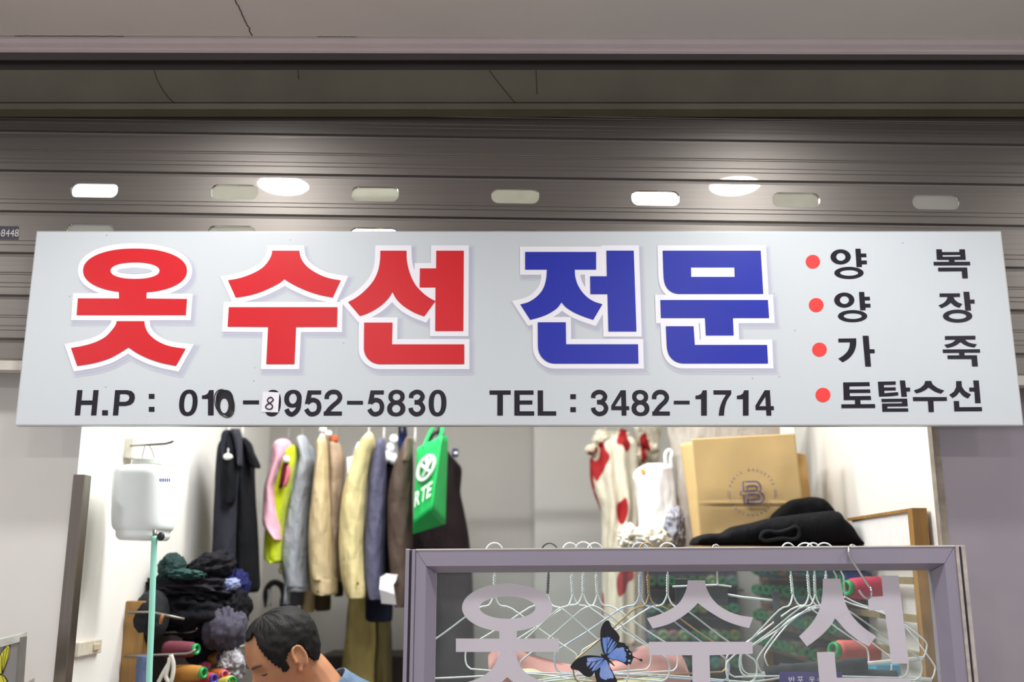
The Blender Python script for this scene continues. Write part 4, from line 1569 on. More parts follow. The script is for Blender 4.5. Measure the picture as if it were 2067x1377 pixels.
# peg rack on the left wall
RKY = 2.95
rack = thing('peg_rack', at(285, 1450, RKY), 'amber wooden peg rack with metal pegs on the left wall under the pile of clothes', 'rack')
b = MB()
p0, p1 = at(272, 1213, RKY), at(300, 1213, RKY)
b.box((WLX + 0.001, RKY - 0.02, 0.3), (p1.x, RKY + 0.02, p0.z))
b.build('post', M_wood, rack, bevel=0.002)
b = MB()
b.box((WLX + 0.001, RKY + 0.02, 0.3), (WLX + 0.02, 3.95, p0.z - 0.02))
b.build('shade_board', M_darkw, rack)  # dark sheet put in for the shadows behind the pegs
for pts, Yp in (([(285, 1324), (330, 1322), (375, 1320), (385, 1318), (395, 1311)], 2.92), ([(300, 1278), (350, 1276), (385, 1276), (395, 1272), (399, 1267)], 3.05), ([(305, 1236), (335, 1242), (372, 1250)], 2.92), ([(430, 1310), (470, 1308), (495, 1304)], 3.35)):
    b = MB()
    q = [at(x, y, Yp) for x, y in pts]
    q = [Vector((WLX + 0.012, q[0].y, q[0].z))] + q
    b.tube(q, 0.0035, 8)
    b.build('peg', M_rod, rack)

# pile of dark clothes heaped on the pegs
PC = 'dark clothes heaped on the left peg rack'
for (px, py, Y, r, amp, fq, seed, h, name, label) in (
        (303, 1247, 2.99, (0.050, 0.07, 0.080), 0.05, 1.2, 1, '#26282b', 'round_bag', 'rounded black bag at the left end of the clothes pile'),
        (385, 1232, 3.12, (0.125, 0.10, 0.080), 0.22, 2.0, 2, '#141419', 'folded_jacket', 'black jacket at the bottom of the clothes pile behind the mint hose'),
        (388, 1186, 3.14, (0.120, 0.11, 0.040), 0.30, 2.6, 3, '#25232a', 'folded_jacket', 'charcoal jacket crumpled across the middle of the clothes pile'),
        (424, 1148, 3.18, (0.072, 0.10, 0.046), 0.22, 2.2, 4, '#1b1a1f', 'folded_jacket', 'black jacket bunched on top of the clothes pile'),
        (347, 1150, 3.10, (0.036, 0.06, 0.048), 0.22, 2.2, 5, '#2a3d3b', 'folded_garment', 'dark green garment sticking up at the left top of the clothes pile'),
        (376, 1160, 3.05, (0.052, 0.05, 0.014), 0.30, 2.4, 6, '#33504c', 'folded_garment', 'green cloth edge lying across the clothes pile'),
        (478, 1190, 3.22, (0.036, 0.06, 0.060), 0.22, 2.2, 7, '#1e2150', 'folded_garment', 'navy garment at the right of the clothes pile, under the hanging coats'),
        (465, 1182, 3.14, (0.028, 0.04, 0.020), 0.25, 2.0, 8, '#8890b4', 'folded_garment', 'pale blue cloth tucked into the right side of the clothes pile'),
        (474, 1232, 3.16, (0.045, 0.08, 0.062), 0.22, 1.8, 9, '#101014', 'folded_garment', 'black garment bulging at the right end of the clothes pile'),
        (452, 1268, 3.10, (0.062, 0.07, 0.066), 0.22, 2.0, 10, '#4c4956', 'folded_garment', 'slate grey crumpled garment hanging low from the clothes pile'),
        (405, 1300, 3.20, (0.05, 0.06, 0.06), 0.25, 2.0, 11, '#1a1b24', 'folded_garment', 'black navy garment hanging below the clothes pile')):
    M = Matrix.Rotation(-0.35 if seed in (4, 8) else 0.1, 4, 'Y') if seed not in (6,) else Matrix.Rotation(0.05, 4, 'Y')
    o = blob(at(px, py, Y), r, amp, fq, seed, M, stretch=(1.5, 1, 0.45) if seed in (10, 11) else (1, 1, 1.6)).build(name, fab('cloth_' + h[1:], h), None)
    tag(o, label, 'clothes' if name != 'round_bag' else 'bag', PC)
b = MB()
L0 = at(320, 1250, 2.925)
b.tube([at(329, 1240, 2.915), at(326, 1248, 2.915), at(324, 1260, 2.915)], 0.005, 8)
tag(b.build('zip_pull', mat('orange_leather', '#a5683a', 0.5)), 'small orange leather pull hanging from a peg in front of the round black bag', 'tag')

# denim, white straps and a plastic bag by the rack
o = loft_px([(1322, 282, 302), (1330, 279, 303), (1360, 276, 302), (1450, 274, 302)], 2.90, 0.035, folds=0.06, seed=3).build('folded_denim', fab('denim_blue', '#5b6684'), None)
tag(o, 'folded blue denim hanging beside the mint hose', 'clothes')
b = MB()
for pts in ([(345, 1322), (343, 1335), (330, 1358), (318, 1382), (300, 1420)], [(345, 1322), (350, 1340), (349, 1362), (344, 1378), (335, 1366), (340, 1345), (343, 1328)]):
    b.tube(catmull([tuple(at(x, y, 2.90)) for x, y in pts], 4), 0.006, 8)
tag(b.build('strap', mat('white_strap', '#dad7cc', 0.6)), 'white looped strap hanging from the lowest peg by the hose', 'strap')
o = blob(at(466, 1345, 3.1), (0.035, 0.05, 0.045), 0.4, 2.6, 21).build('plastic_bag', mat('grey_plastic_film', '#a9a6ab', 0.3, var=0.2), None)
tag(o, 'crumpled grey plastic bag beside the face of the man', 'bag')

# ------------------------------------------------------------------ thread cones
M_green = mat('green_plastic_core', '#1f9e57', 0.4, var=0.05)
TH_COL = {'maroon': '#6d2b3a', 'red': '#b32738', 'crimson': '#c22f52', 'salmon': '#d2665c', 'orange': '#c26a2c', 'amber': '#a9752b', 'olive': '#7d7a35', 'dark green': '#24553f', 'teal': '#2d6f74',
          'blue': '#3350a8', 'navy': '#23264f', 'purple': '#583a78', 'lilac': '#8d7aa6', 'brown': '#5a3e2c', 'grey': '#7c7c80', 'charcoal': '#33333a', 'cream': '#cfc6a4', 'pink': '#d76f93', 'yellow': '#c9c052', 'sky blue': '#3f9ec0'}
TM = {k: mat('thread_' + k.replace(' ', '_'), v, 0.75, var=0.12, scale=60, stretch=(0.2, 0.2, 12), bump=0.3, bscale=120) for k, v in TH_COL.items()}
cone0 = None


def cone(loc, axis, color, label, group, s=1.0, tip=None):
    global cone0
    q = Vector((0, 0, 1)).rotation_difference(Vector(axis).normalized())
    if cone0 is None:
        t = thing('thread_cone', (0, 0, 0), label, 'thread', group)
        b = MB()
        b.lathe([(0.016, 0.004), (0.026, 0.006), (0.029, 0.02), (0.027, 0.07), (0.0235, 0.108), (0.020, 0.114), (0.012, 0.116)], 20)
        b.build('thread', TM[color], t)
        b = MB()
        b.lathe([(0.012, 0.112), (0.0175, 0.114), (0.0185, 0.124), (0.0165, 0.128), (0.0115, 0.127), (0.0105, 0.115)], 20, cap=False)
        b.build('core', M_green, t)
        cone0 = t
        r = t
        r.location = loc
        r.rotation_euler = q.to_euler()
    else:
        mm = {'thread': TM[color]}
        if tip:
            mm['core'] = tip
        r = dup(cone0, loc, q.to_euler(), label, group, mats=mm)
    r.scale = (s, s, s)
    return r


TC = 'thread cones on the left peg rack'
Mt = {'white': mat('pale_core', '#d6c2c0', 0.4), 'blue': mat('blue_core', '#3448b4', 0.4), 'pink': mat('pink_core', '#d8688c', 0.4)}
for (px, py, Y, col, tip, s, ax, lab) in ((332, 1312, 2.97, 'maroon', 'white', 0.85, (1, -0.3, 0.04), 'maroon thread cone on the left peg rack, above the white strap'),
                                    (352, 1360, 2.95, 'amber', None, 0.85, (1, -0.45, 0.06), 'amber thread cone with a bright green end, left of the face of the man'),
                                    (425, 1330, 3.2, 'amber', 'blue', 0.6, (0.6, -0.8, 0.1), 'small amber thread cone with a blue end, beside the grey plastic bag'),
                                    (405, 1345, 3.2, 'pink', 'pink', 0.5, (0.6, -0.8, 0.1), 'small pink ended thread cone above the red ones on the left rack'),
                                    (398, 1372, 3.0, 'red', 'blue', 0.7, (0.8, -0.7, 0.1), 'red thread cone with a blue end at the bottom of the left rack'),
                                    (424, 1364, 3.1, 'orange', 'pink', 0.7, (0.7, -0.7, 0.1), 'orange thread cone with a pink end at the bottom of the left rack'),
                                    (446, 1385, 3.0, 'yellow', None, 0.7, (0.6, -0.8, 0.25), 'yellow thread cone with a green end just left of the nose of the man')):
    cone(at(px, py, Y), ax, col, lab, TC, s, Mt.get(tip))

# ================================================================== hanging clothes
HOOKM = mat('hanger_hook_metal', '#b9b7b3', 0.3, metal=0.8)
M_hwhite = mat('hanger_white', '#e8e7e4', 0.5)
RLY = 3.8
RLZ = at(700, 846, RLY).z
rail = thing('clothes_rail', (0, RLY, RLZ), 'metal clothes rail across the back of the shop, hidden behind the sign', 'rail')
b = MB()
b.tube([(WLX + 0.002, RLY, RLZ), (0.62, RLY, RLZ)], 0.011, 12)
b.build('rail_tube', M_rod, rail)
b = MB()
for x in (-0.35, 0.6):
    b.tube([(x, RLY, RLZ), (x, RLY, CEIL_IN)], 0.006, 8)
b.build('rail_support', M_rod, rail)


def hook(parent, px, py1, Y, m=None, shoulder=0.0):
    b = MB()
    p = at(px, py1, Y)
    c = [(p.x + 0.004 * math.sin(a), RLY + 0.019 * math.cos(a), RLZ + 0.019 * math.sin(a) - 0.004) for a in [math.radians(-30 + 205 * k / 10) for k in range(11)]]
    b.tube(c + [(p.x, Y + 0.0, RLZ - 0.035), tuple(p), (p.x, p.y, p.z - 0.03)], 0.0035, 8)
    return b.build('hanger_hook', m or HOOKM, parent)


HCg = 'clothes on the rail at the back'


def garment(name, label, rows, Y, hd, m, hk=None, seed=0, folds=0.06, nf=5, group=HCg, body=None, part='sleeve', bodyY=0.2, hm=None):
    """a hung garment: near sleeve traced from its outline, the body hanging behind it on its hanger"""
    t = thing(name, at(rows[-1][1], rows[-1][0], Y), label, 'clothes', group)
    loft_px(rows, Y, hd, folds=folds, nf=nf, seed=seed).build(part, m, t)
    if body:
        loft_px(body, Y + bodyY, 0.20, folds=0.05, nf=6, seed=seed + 5).build('body', m, t)
    if hk:
        hook(t, hk[0], hk[1], RLY if len(hk) < 3 else hk[2], hm)
    return t


def extra(t, name, rows, Y, hd, m, seed=1, folds=0.05, nf=5):
    return loft_px(rows, Y, hd, n=28 if nf < 7 else 72, folds=folds, nf=nf, seed=seed, sub=4).build(name, m, t)


# two dark coats against the left wall
M_coat = fab('coat_slate', '#2a2a33')
M_coat2 = fab('coat_black', '#0f1014')
CY = 3.48
t = thing('hanging_coat', at(455, 1200, CY), 'dark slate coat with an open black front, leftmost of the hanging clothes', 'clothes', HCg)
extra(t, 'body', [(872, 460, 480), (885, 452, 490), (905, 441, 495), (950, 436, 492), (1000, 434, 486), (1080, 431, 482), (1150, 430, 482), (1195, 431, 484), (1205, 436, 480)], CY, 0.07, M_coat, 2, 0.08)
extra(t, 'open_front', [(915, 450, 474), (930, 448, 477), (960, 449, 478), (1000, 450, 477), (1018, 458, 470)], CY - 0.066, 0.03, M_coat2, 3)
extra(t, 'collar', [(868, 455, 466), (880, 448, 462), (905, 446, 458), (922, 450, 456)], CY - 0.06, 0.03, M_coat, 4)
extra(t, 'collar', [(866, 466, 484), (885, 472, 488), (910, 478, 488), (942, 482, 487)], CY - 0.06, 0.03, fab('coat_collar', '#33333b'), 5)
b = MB()
blob(at(460, 922, CY - 0.10), (0.016, 0.01, 0.011), 0.05, 1, 1, nu=18, nv=12, mb=b)
b.tube([at(460, 920, CY - 0.09), at(462, 880, CY - 0.03), at(462, 862, CY), at(462, 840, CY)], 0.003, 8)
b.build('hanger', M_hwhite, t)
t = thing('hanging_coat', at(500, 1200, CY), 'plain black coat with a pointed collar, second of the hanging clothes from the left', 'clothes', HCg)
extra(t, 'body', [(884, 482, 496), (895, 480, 505), (920, 479, 512), (950, 480, 511), (1000, 479, 513), (1060, 478, 517), (1150, 479, 521), (1185, 481, 522), (1196, 486, 516)], CY + 0.05, 0.08, M_coat2, 6, 0.05)
extra(t, 'collar', [(886, 487, 498), (905, 492, 509), (925, 497, 519), (940, 503, 526), (945, 514, 524)], CY - 0.01, 0.02, M_coat2, 7)
b = MB()
b.tube([at(490, 890, CY + .05), at(490, 862, CY + .05), at(490, 840, CY + .05)], 0.003, 8)
b.build('hanger', M_hwhite, t)

# pink and lime hooded top
GYY = 3.62
M_pinkf = fab('fleece_pink', '#dba3b4', sheen=0.2)
M_lime = fab('fleece_lime', '#bccb18', sheen=0.2)
t = garment('hooded_top', 'pink and lime yellow hooded fleece top on the rail', [(899, 570, 597), (912, 566, 601), (935, 562, 600), (985, 552, 590), (1040, 545, 579), (1075, 537, 574), (1120, 535, 571), (1132, 539, 570), (1137, 548, 564)], GYY, 0.075, M_lime, (583, 880), 11, part='body')
extra(t, 'pink_sleeve', [(887, 567, 580), (895, 556, 587), (920, 550, 584), (945, 547, 574), (980, 538, 561), (1005, 535, 562), (1037, 533, 566), (1060, 533, 567), (1078, 546, 567), (1091, 562, 567)], GYY - 0.035, 0.07, M_pinkf, 12)
extra(t, 'hood_opening', [(922, 575, 584), (940, 571, 582), (960, 567, 579), (985, 563, 568)], GYY - 0.088, 0.02, fab('lining_maroon', '#5c1c26'), 13)
extra(t, 'pink_lining', [(940, 580, 586), (955, 577, 586), (970, 574, 582), (982, 572, 577)], GYY - 0.094, 0.02, fab('lining_pink', '#cf6d7c'), 14)
b = MB()
blob(at(578, 927, GYY - 0.11), (0.013, 0.008, 0.013), 0.05, 1, 1, nu=16, nv=10, mb=b)
b.build('hanger_tip', M_hwhite, t)
b = MB()
b.tube(catmull([tuple(at(x, y, GYY - 0.03)) for x, y in ((566, 1137), (567, 1145), (564, 1152), (568, 1158))], 3), 0.004, 6)
b.build('drawcord', fab('cord_olive', '#5d6520'), t)

M_greyp = fab('quilt_grey', '#9da2a9', bump=0.5, bscale=30)
t = garment('padded_jacket', 'light grey padded jacket between the pink top and the beige jacket', [(880, 607, 616), (890, 601, 620), (920, 608, 626), (938, 605, 632), (1003, 589, 627), (1067, 575, 624), (1101, 571, 623), (1148, 571, 622), (1175, 576, 623), (1184, 578, 624)], 3.66, 0.085, M_greyp, (610, 876), 15, 0.07,
            body=[(900, 604, 628), (950, 600, 632), (1100, 590, 622), (1195, 585, 615), (1217, 583, 612)], bodyY=0.14)
extra(t, 'cuff', [(1180, 577, 625), (1186, 579, 625), (1194, 580, 622)], 3.655, 0.07, fab('quilt_cuff', '#a7abb0'), 3)
extra(t, 'lower_hem', [(1190, 583, 612), (1205, 584, 611), (1222, 587, 607)], 3.70, 0.07, fab('hem_grey', '#55595e'), 4)

M_beige = fab('cotton_beige', '#bfad88')
t = garment('cotton_jacket', 'beige cotton jacket with a buttoned cuff, white ties at its neck', [(882, 645, 657), (900, 643, 659), (927, 642, 660), (971, 635, 662), (1043, 627, 668), (1101, 624, 673), (1150, 626, 678), (1172, 629, 680)], 3.60, 0.085, M_beige, (655, 878), 17, 0.05)
extra(t, 'cuff', [(1168, 628, 680), (1175, 629, 681), (1196, 632, 681), (1201, 640, 676)], 3.598, 0.082, fab('cuff_beige', '#c6b48e'), 5, 0.02)
b = MB()
blob(at(641, 1194, 3.51), (0.005, 0.004, 0.005), 0, 1, 1, nu=12, nv=8, mb=b)
b.build('cuff_button', fab('button_brown', '#7b6326'), t)
extra(t, 'other_sleeve', [(1100, 622, 640), (1180, 612, 636), (1225, 609, 634), (1236, 611, 632)], 3.80, 0.06, M_beige, 6)
b = MB()
for (x, y, r, s) in ((652, 868, 0.013, 1), (663, 876, 0.012, 2), (650, 880, 0.010, 3)):
    blob(at(x, y, 3.62), (r, r, r * 0.9), 0.3, 2, s, nu=18, nv=12, mb=b)
b.build('neck_tie', fab('tie_white', '#e9e8e6'), t)

M_tan = fab('wool_tan', '#9d8873')
t = garment('tan_jacket', 'tan wool jacket just right of the beige one, an orange label at its collar', [(886, 668, 681), (900, 664, 688), (915, 662, 693), (930, 661, 696), (962, 662, 695), (1043, 664, 691), (1116, 668, 687), (1165, 672, 686), (1174, 675, 684)], 3.72, 0.085, M_tan, (678, 880), 19)
extra(t, 'orange_label', [(880, 665, 682), (886, 664, 683), (892, 666, 682)], 3.68, 0.03, fab('label_orange', '#c0613a'), 7)
extra(t, 'hem', [(1160, 640, 668), (1200, 636, 667), (1228, 637, 666), (1233, 640, 663)], 3.86, 0.06, fab('hem_khaki', '#4f4531'), 8)
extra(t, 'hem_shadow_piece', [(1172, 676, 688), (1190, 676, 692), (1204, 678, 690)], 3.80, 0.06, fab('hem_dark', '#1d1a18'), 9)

M_crm = fab('cotton_cream', '#cfc18f')
t = garment('cream_jacket', 'cream yellow jacket with a long near sleeve, in the middle of the rail', [(874, 742, 751), (885, 734, 754), (900, 725, 754), (918, 717, 750), (956, 705, 743), (991, 694, 739), (1043, 687, 736), (1101, 685, 734), (1159, 690, 737), (1195, 698, 739), (1207, 703, 738)], 3.56, 0.085, M_crm, (745, 868), 21, 0.05, hm=M_hwhite)
extra(t, 'front_edge', [(878, 746, 754), (905, 748, 757), (940, 744, 752), (970, 742, 747)], 3.66, 0.05, M_crm, 2)
b = MB()
blob(at(722, 1178, 3.475), (0.005, 0.004, 0.006), 0, 1, 1, nu=12, nv=8, mb=b)
b.build('cuff_button', bpy.data.materials['button_brown'], t)
M_paper = mat('white_tag_paper', '#e6e6ea', 0.6, var=0.03)
b = MB()
q = [at(x, y, 3.60) for x, y in ((700, 924), (717, 919), (716, 962), (702, 966))]
b.hexa(q, [p + Vector((0, 0.003, 0)) for p in q])
b.tube([at(712, 921, 3.602), at(718, 905, 3.60), at(724, 893, 3.60)], 0.003, 6)
tag(b.build('paper_tag', M_paper), 'white paper tag hanging beside the shoulder of the cream jacket', 'tag')

M_slate = fab('wool_slate', '#5b5a70')
t = garment('slate_blazer', 'slate blue blazer to the right of the cream jacket', [(886, 765, 775), (900, 761, 777), (924, 753, 779), (962, 745, 780), (1020, 741, 779), (1072, 737, 778), (1145, 734, 776), (1190, 739, 776), (1210, 744, 776)], 3.60, 0.08, M_slate, (775, 876), 23, 0.04, hm=M_hwhite)
extra(t, 'lower_body', [(1150, 738, 790), (1200, 738, 792), (1245, 739, 792), (1254, 744, 790)], 3.78, 0.09, fab('wool_navy', '#24283a'), 3)
M_blk = fab('wool_black', '#121216')
t = garment('black_jacket', 'black jacket squeezed between the slate blazer and the brown jacket', [(925, 783, 800), (945, 780, 803), (1000, 778, 797), (1100, 776, 792), (1160, 776, 794), (1172, 780, 792)], 3.72, 0.085, M_blk, (802, 880), 25)
b = MB()
for (x, y, r, s) in ((795, 888, 0.014, 1), (788, 905, 0.014, 2), (783, 922, 0.017, 3), (795, 928, 0.016, 4)):
    blob(at(x, y, 3.62), (r, r, r * 1.3), 0.25, 2, s, nu=18, nv=12, mb=b)
tag(b.build('white_scarf', fab('plush_white', '#ecebee')), 'white knitted scarf bunched between the slate blazer and the brown jacket', 'scarf')
t = garment('navy_garment', 'navy blue garment just peeking out beneath the sign above the brown jacket', [(852, 806, 818), (870, 804, 821), (895, 803, 822), (930, 806, 820), (1000, 808, 818)], 3.92, 0.08, fab('cotton_navy', '#24305c'), (812, 858), 27)
M_brn = fab('wool_brown', '#54473f')
t = garment('brown_jacket', 'brown wool jacket left of the green bag', [(888, 819, 831), (900, 814, 832), (921, 804, 833), (950, 793, 834), (1000, 784, 833), (1058, 782, 832), (1116, 784, 831), (1203, 792, 828), (1225, 797, 824)], 3.58, 0.085, M_brn, (838, 880), 29, 0.05, hm=M_hwhite)
extra(t, 'collar', [(884, 822, 833), (895, 817, 833), (915, 812, 832), (935, 812, 828)], 3.56, 0.07, fab('wool_taupe', '#7a6a60'), 2)
b = MB()
q = [(768, 1165), (780, 1158), (803, 1160), (800, 1170), (794, 1180), (797, 1200), (800, 1221), (770, 1218), (766, 1190)]
b.poly([[(x, y) for x, y in q]], lambda p: at(p[0], p[1], 3.47 + 0.01 * math.sin(p[1] * 0.12)))
tag(b.build('paper_tag', M_paper, solid=0.002), 'creased white paper slip pinned low between the slate blazer and the brown jacket', 'tag')

M_dbr = fab('wool_dark_brown', '#261d1f')
t = garment('dark_coat', 'long dark brown coat behind the green bag, rightmost on the rail', [(893, 872, 895), (915, 850, 908), (935, 842, 925), (947, 840, 932), (970, 838, 931), (997, 836, 929), (1037, 834, 937), (1101, 832, 949), (1200, 832, 956), (1330, 834, 958), (1440, 836, 958)], 3.95, 0.10, M_dbr, (885, 872), 31, 0.03, part='body', hm=M_black)
b = MB()
b.tube(catmull([tuple(at(x, y, 3.9)) for x, y in ((866, 896), (872, 880), (885, 872), (893, 880), (888, 892))], 4), 0.007, 8)
b.build('hanger', M_black, t)
extra(t, 'button_disc', [(906, 914, 924), (914, 912, 926), (922, 914, 924)], 3.84, 0.02, fab('pin_navy', '#232f5c'), 3)
b = MB()
blob(at(920, 915, 3.815), (0.008, 0.005, 0.006), 0, 1, 1, nu=14, nv=9, mb=b)
b.build('hanger_tip', M_hwhite, t)

# green bag
M_gbag = mat('green_nonwoven', '#0bb456', 0.55, var=0.04, scale=20, bump=0.2, bscale=500)
M_wp = mat('white_bag_print', '#e8f3ea', 0.5)
BYf, BYs, BYb = 3.42, 3.47, 3.62
gb = thing('shopping_bag', at(865, 1085, BYf), 'bright green shopping bag with a white emblem hanging on the rail', 'bag')
TL, TR, BR, BL = at(842, 905, BYs), at(893, 879, BYf), at(871, 1030, BYf - 0.02), at(834, 1060, BYs)
TR2, BR2, BL2 = at(904, 882, BYb), at(899, 1058, BYb), at(858, 1083, BYb - 0.03)
TL2 = at(852, 900, BYb + 0.03)
b = MB()


def quad(b, A, B, C, D, n=12, amp=0.006, seed=0):
    nn = (B - A).cross(D - A).normalized()

    def fn(u, v):
        p = A.lerp(B, u).lerp(D.lerp(C, u), v)
        e = min(u, 1 - u, v, 1 - v) * 4
        return p + nn * amp * min(e, 1) * noise.noise(Vector((u * 4 + seed, v * 5, seed)))
    return b.sheet(fn, n, n)


BLL = at(834, 1078, BYs + 0.02)
quad(b, TL, TR, BR, BL, seed=1)
quad(b, TR, TR2, BR2, BR, seed=2)
quad(b, BL, BR, BR2, BLL, seed=3, amp=0.002)
quad(b, TL2, TL, BL, BLL, seed=5)
quad(b, TR2, TL2, BLL, BR2, seed=4)
b.build('bag_body', M_gbag, gb, solid=0.002)
b = MB()
for (x0, x1) in ((852, 884), (862, 896)):
    pass
b.tube(catmull([tuple(TL.lerp(TR, .25) + Vector((0, -0.002, -0.01))), tuple(at(872, 866, 3.6)), tuple(at(885, 852, RLY)), tuple(at(893, 866, 3.6)), tuple(TL.lerp(TR, .85) + Vector((0, -0.002, -0.01)))], 5), 0.006, 8)
b.build('handle', M_gbag, gb)


def onbag(u, v, d=0.009):
    nn = (TR - TL).cross(BL - TL).normalized()
    if nn.y > 0:
        nn = -nn
    return TL.lerp(TR, u).lerp(BL.lerp(BR, u), v) + nn * d


def strokes(name, lines, r, m, parent):
    b = MB()
    for l, closed in lines:
        pts = []
        for (u, v) in l:
            pts.append(onbag(u, v))
        b.tube(pts, r, 6, closed)
    return b.build(name, m, parent)


circ = [(0.52 + 0.36 * math.cos(a), 0.36 + 0.15 * math.sin(a)) for a in [2 * PI * k / 28 for k in range(28)]]
strokes('bag_emblem', [(circ, True), ([(0.3, 0.28), (0.72, 0.45)], False), ([(0.72, 0.27), (0.36, 0.46)], False), ([(0.52, 0.21), (0.55, 0.36)], False)], 0.006, M_wp, gb)
b = MB()
for ch, u0, u1 in (('R', 0.10, 0.36), ('T', 0.40, 0.66), ('E', 0.70, 0.92)):
    vs, fs, _ = glyph(ch, 0.02)
    b.add([onbag(u0 + (u1 - u0) * x, 0.80 - 0.20 * y, 0.010) for x, y in vs], fs)
b.build('bag_lettering', M_wp, gb)

# khaki trousers hanging below
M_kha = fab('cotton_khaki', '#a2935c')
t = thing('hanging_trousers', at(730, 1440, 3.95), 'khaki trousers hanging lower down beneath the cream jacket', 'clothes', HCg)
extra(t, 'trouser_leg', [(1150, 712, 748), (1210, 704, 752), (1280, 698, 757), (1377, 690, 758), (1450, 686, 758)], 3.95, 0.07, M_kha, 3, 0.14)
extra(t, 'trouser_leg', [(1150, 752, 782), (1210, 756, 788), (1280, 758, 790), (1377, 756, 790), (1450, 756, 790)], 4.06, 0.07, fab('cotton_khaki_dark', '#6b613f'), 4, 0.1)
b = MB()
p = at(742, 1150, 3.97)
b.tube([(p.x, RLY + 0.1, RLZ), (p.x, 3.97, RLZ - 0.05), tuple(p), tuple(at(742, 1170, 4.0))], 0.003, 8)
b.tube([at(710, 1158, 4.0), at(785, 1158, 4.0)], 0.004, 8)
b.build('hanger', HOOKM, t)

# black bag with an arched handle behind the man
t = thing('handbag', at(556, 1290, 3.9), 'dark bag with a thick arched black handle behind the head of the man', 'bag')
b = MB()
b.tube(catmull([tuple(at(x, y, 3.86)) for x, y in ((540, 1225), (537, 1200), (542, 1184), (553, 1176), (565, 1180), (572, 1192), (574, 1212), (575, 1245))], 5), 0.012, 10)
b.build('handle', M_black, t)
extra(t, 'bag_body', [(1205, 566, 592), (1220, 566, 598), (1240, 564, 600), (1290, 540, 605), (1350, 535, 610)], 3.95, 0.06, fab('leather_black', '#1c1c20', rough=0.5), 4)
b = MB()
q = [at(x, y, 3.83) for x, y in ((540, 1190), (551, 1192), (547, 1204), (544, 1226), (538, 1224), (541, 1204))]
b.add(q, [(0, 1, 2, 3, 4, 5)])
b.build('luggage_tag', M_paper, t, solid=0.002)

# dark box on the floor stack at the back
b = MB()
p0, p1 = at(655, 1320, 4.25), at(700, 1450, 4.25)
b.box((p0.x, 4.15, 0.0), (p1.x + 0.25, 4.45, p0.z))
tag(b.build('storage_box', mat('dark_brown_board', '#2a211d', 0.7, var=0.15), bevel=0.004), 'dark brown storage box standing against the back wall behind the khaki trousers', 'box')
# ================================================================== right side of the shop
# floral dress
def floral():
    m = fab('floral_cotton', '#dcd3bf', var=0.04)
    nt = m.node_tree
    p = nt.nodes['Principled BSDF']
    src = p.inputs['Base Color'].links[0].from_socket
    tc = nt.nodes.new('ShaderNodeTexCoord')
    n = nt.nodes.new('ShaderNodeTexNoise')
    n.inputs['Scale'].default_value = 6.0
    n.inputs['Detail'].default_value = 1.0
    mp = nt.nodes.new('ShaderNodeMapping')
    mp.inputs['Location'].default_value = (0.31, 0.2, 0.13)
    mp.inputs['Scale'].default_value = (2.2, 0.7, 1.0)
    nt.links.new(tc.outputs['Object'], mp.inputs[0])
    nt.links.new(mp.outputs[0], n.inputs['Vector'])
    r = nt.nodes.new('ShaderNodeValToRGB')
    r.color_ramp.elements[0].position = 0.565
    r.color_ramp.elements[0].color = (0, 0, 0, 1)
    r.color_ramp.elements[1].position = 0.58
    r.color_ramp.elements[1].color = (1, 1, 1, 1)
    nt.links.new(n.outputs['Fac'], r.inputs[0])
    mx = nt.nodes.new('ShaderNodeMix')
    mx.data_type = 'RGBA'
    nt.links.new(r.outputs[0], mx.inputs[0])
    nt.links.new(src, mx.inputs[6])
    mx.inputs[7].default_value = lin('#a32a2c') + (1,)
    nt.links.new(mx.outputs[2], p.inputs['Base Color'])
    return m


M_flo = floral()
DY = 3.9
t = thing('floral_dress', at(1250, 1300, DY), 'cream dress with red flowers and ruffles hanging right of the middle', 'clothes')
extra(t, 'skirt', [(872, 1218, 1268), (893, 1196, 1285), (920, 1190, 1288), (962, 1192, 1290), (1000, 1203, 1292), (1030, 1214, 1293), (1070, 1217, 1294), (1110, 1217, 1294), (1250, 1222, 1296), (1300, 1226, 1294)], DY, 0.11, M_flo, 3, 0.16, 9)
extra(t, 'back_panel', [(858, 1280, 1334), (880, 1284, 1333), (910, 1288, 1330), (960, 1284, 1326), (1050, 1280, 1320)], DY + 0.14, 0.06, M_flo, 9, 0.2, 7)
for (x, y, rx, rz, s) in ((1193, 908, 0.020, 0.018, 1), (1215, 885, 0.03, 0.03, 2), (1234, 914, 0.022, 0.018, 3), (1256, 882, 0.032, 0.024, 4), (1290, 920, 0.028, 0.026, 5), (1318, 905, 0.024, 0.018, 6), (1302, 892, 0.018, 0.03, 7)):
    blob(at(x, y, DY - 0.09 + 0.01 * s), (rx, 0.03, rz), 0.45, 2.8, s + 30, stretch=(2, 1, 0.6)).build('ruffle', M_flo, t)
b = MB()
for x in (1222, 1250, 1292, 1322):
    b.tube([at(x, 872, DY), (at(x, 872, DY).x, DY, at(1250, 840, DY).z)], 0.005, 8)
b.build('shoulder_strap', fab('strap_cream', '#d9d2c2'), t)
b = MB()
z = at(1250, 838, DY).z
b.tube([(at(1180, 838, DY).x, DY, z), (WRX - 0.002, DY, z)], 0.010, 10)
tag(b.build('hanging_rod', M_rod), 'metal rod carrying the floral dress, above the lower edge of the sign', 'rail')

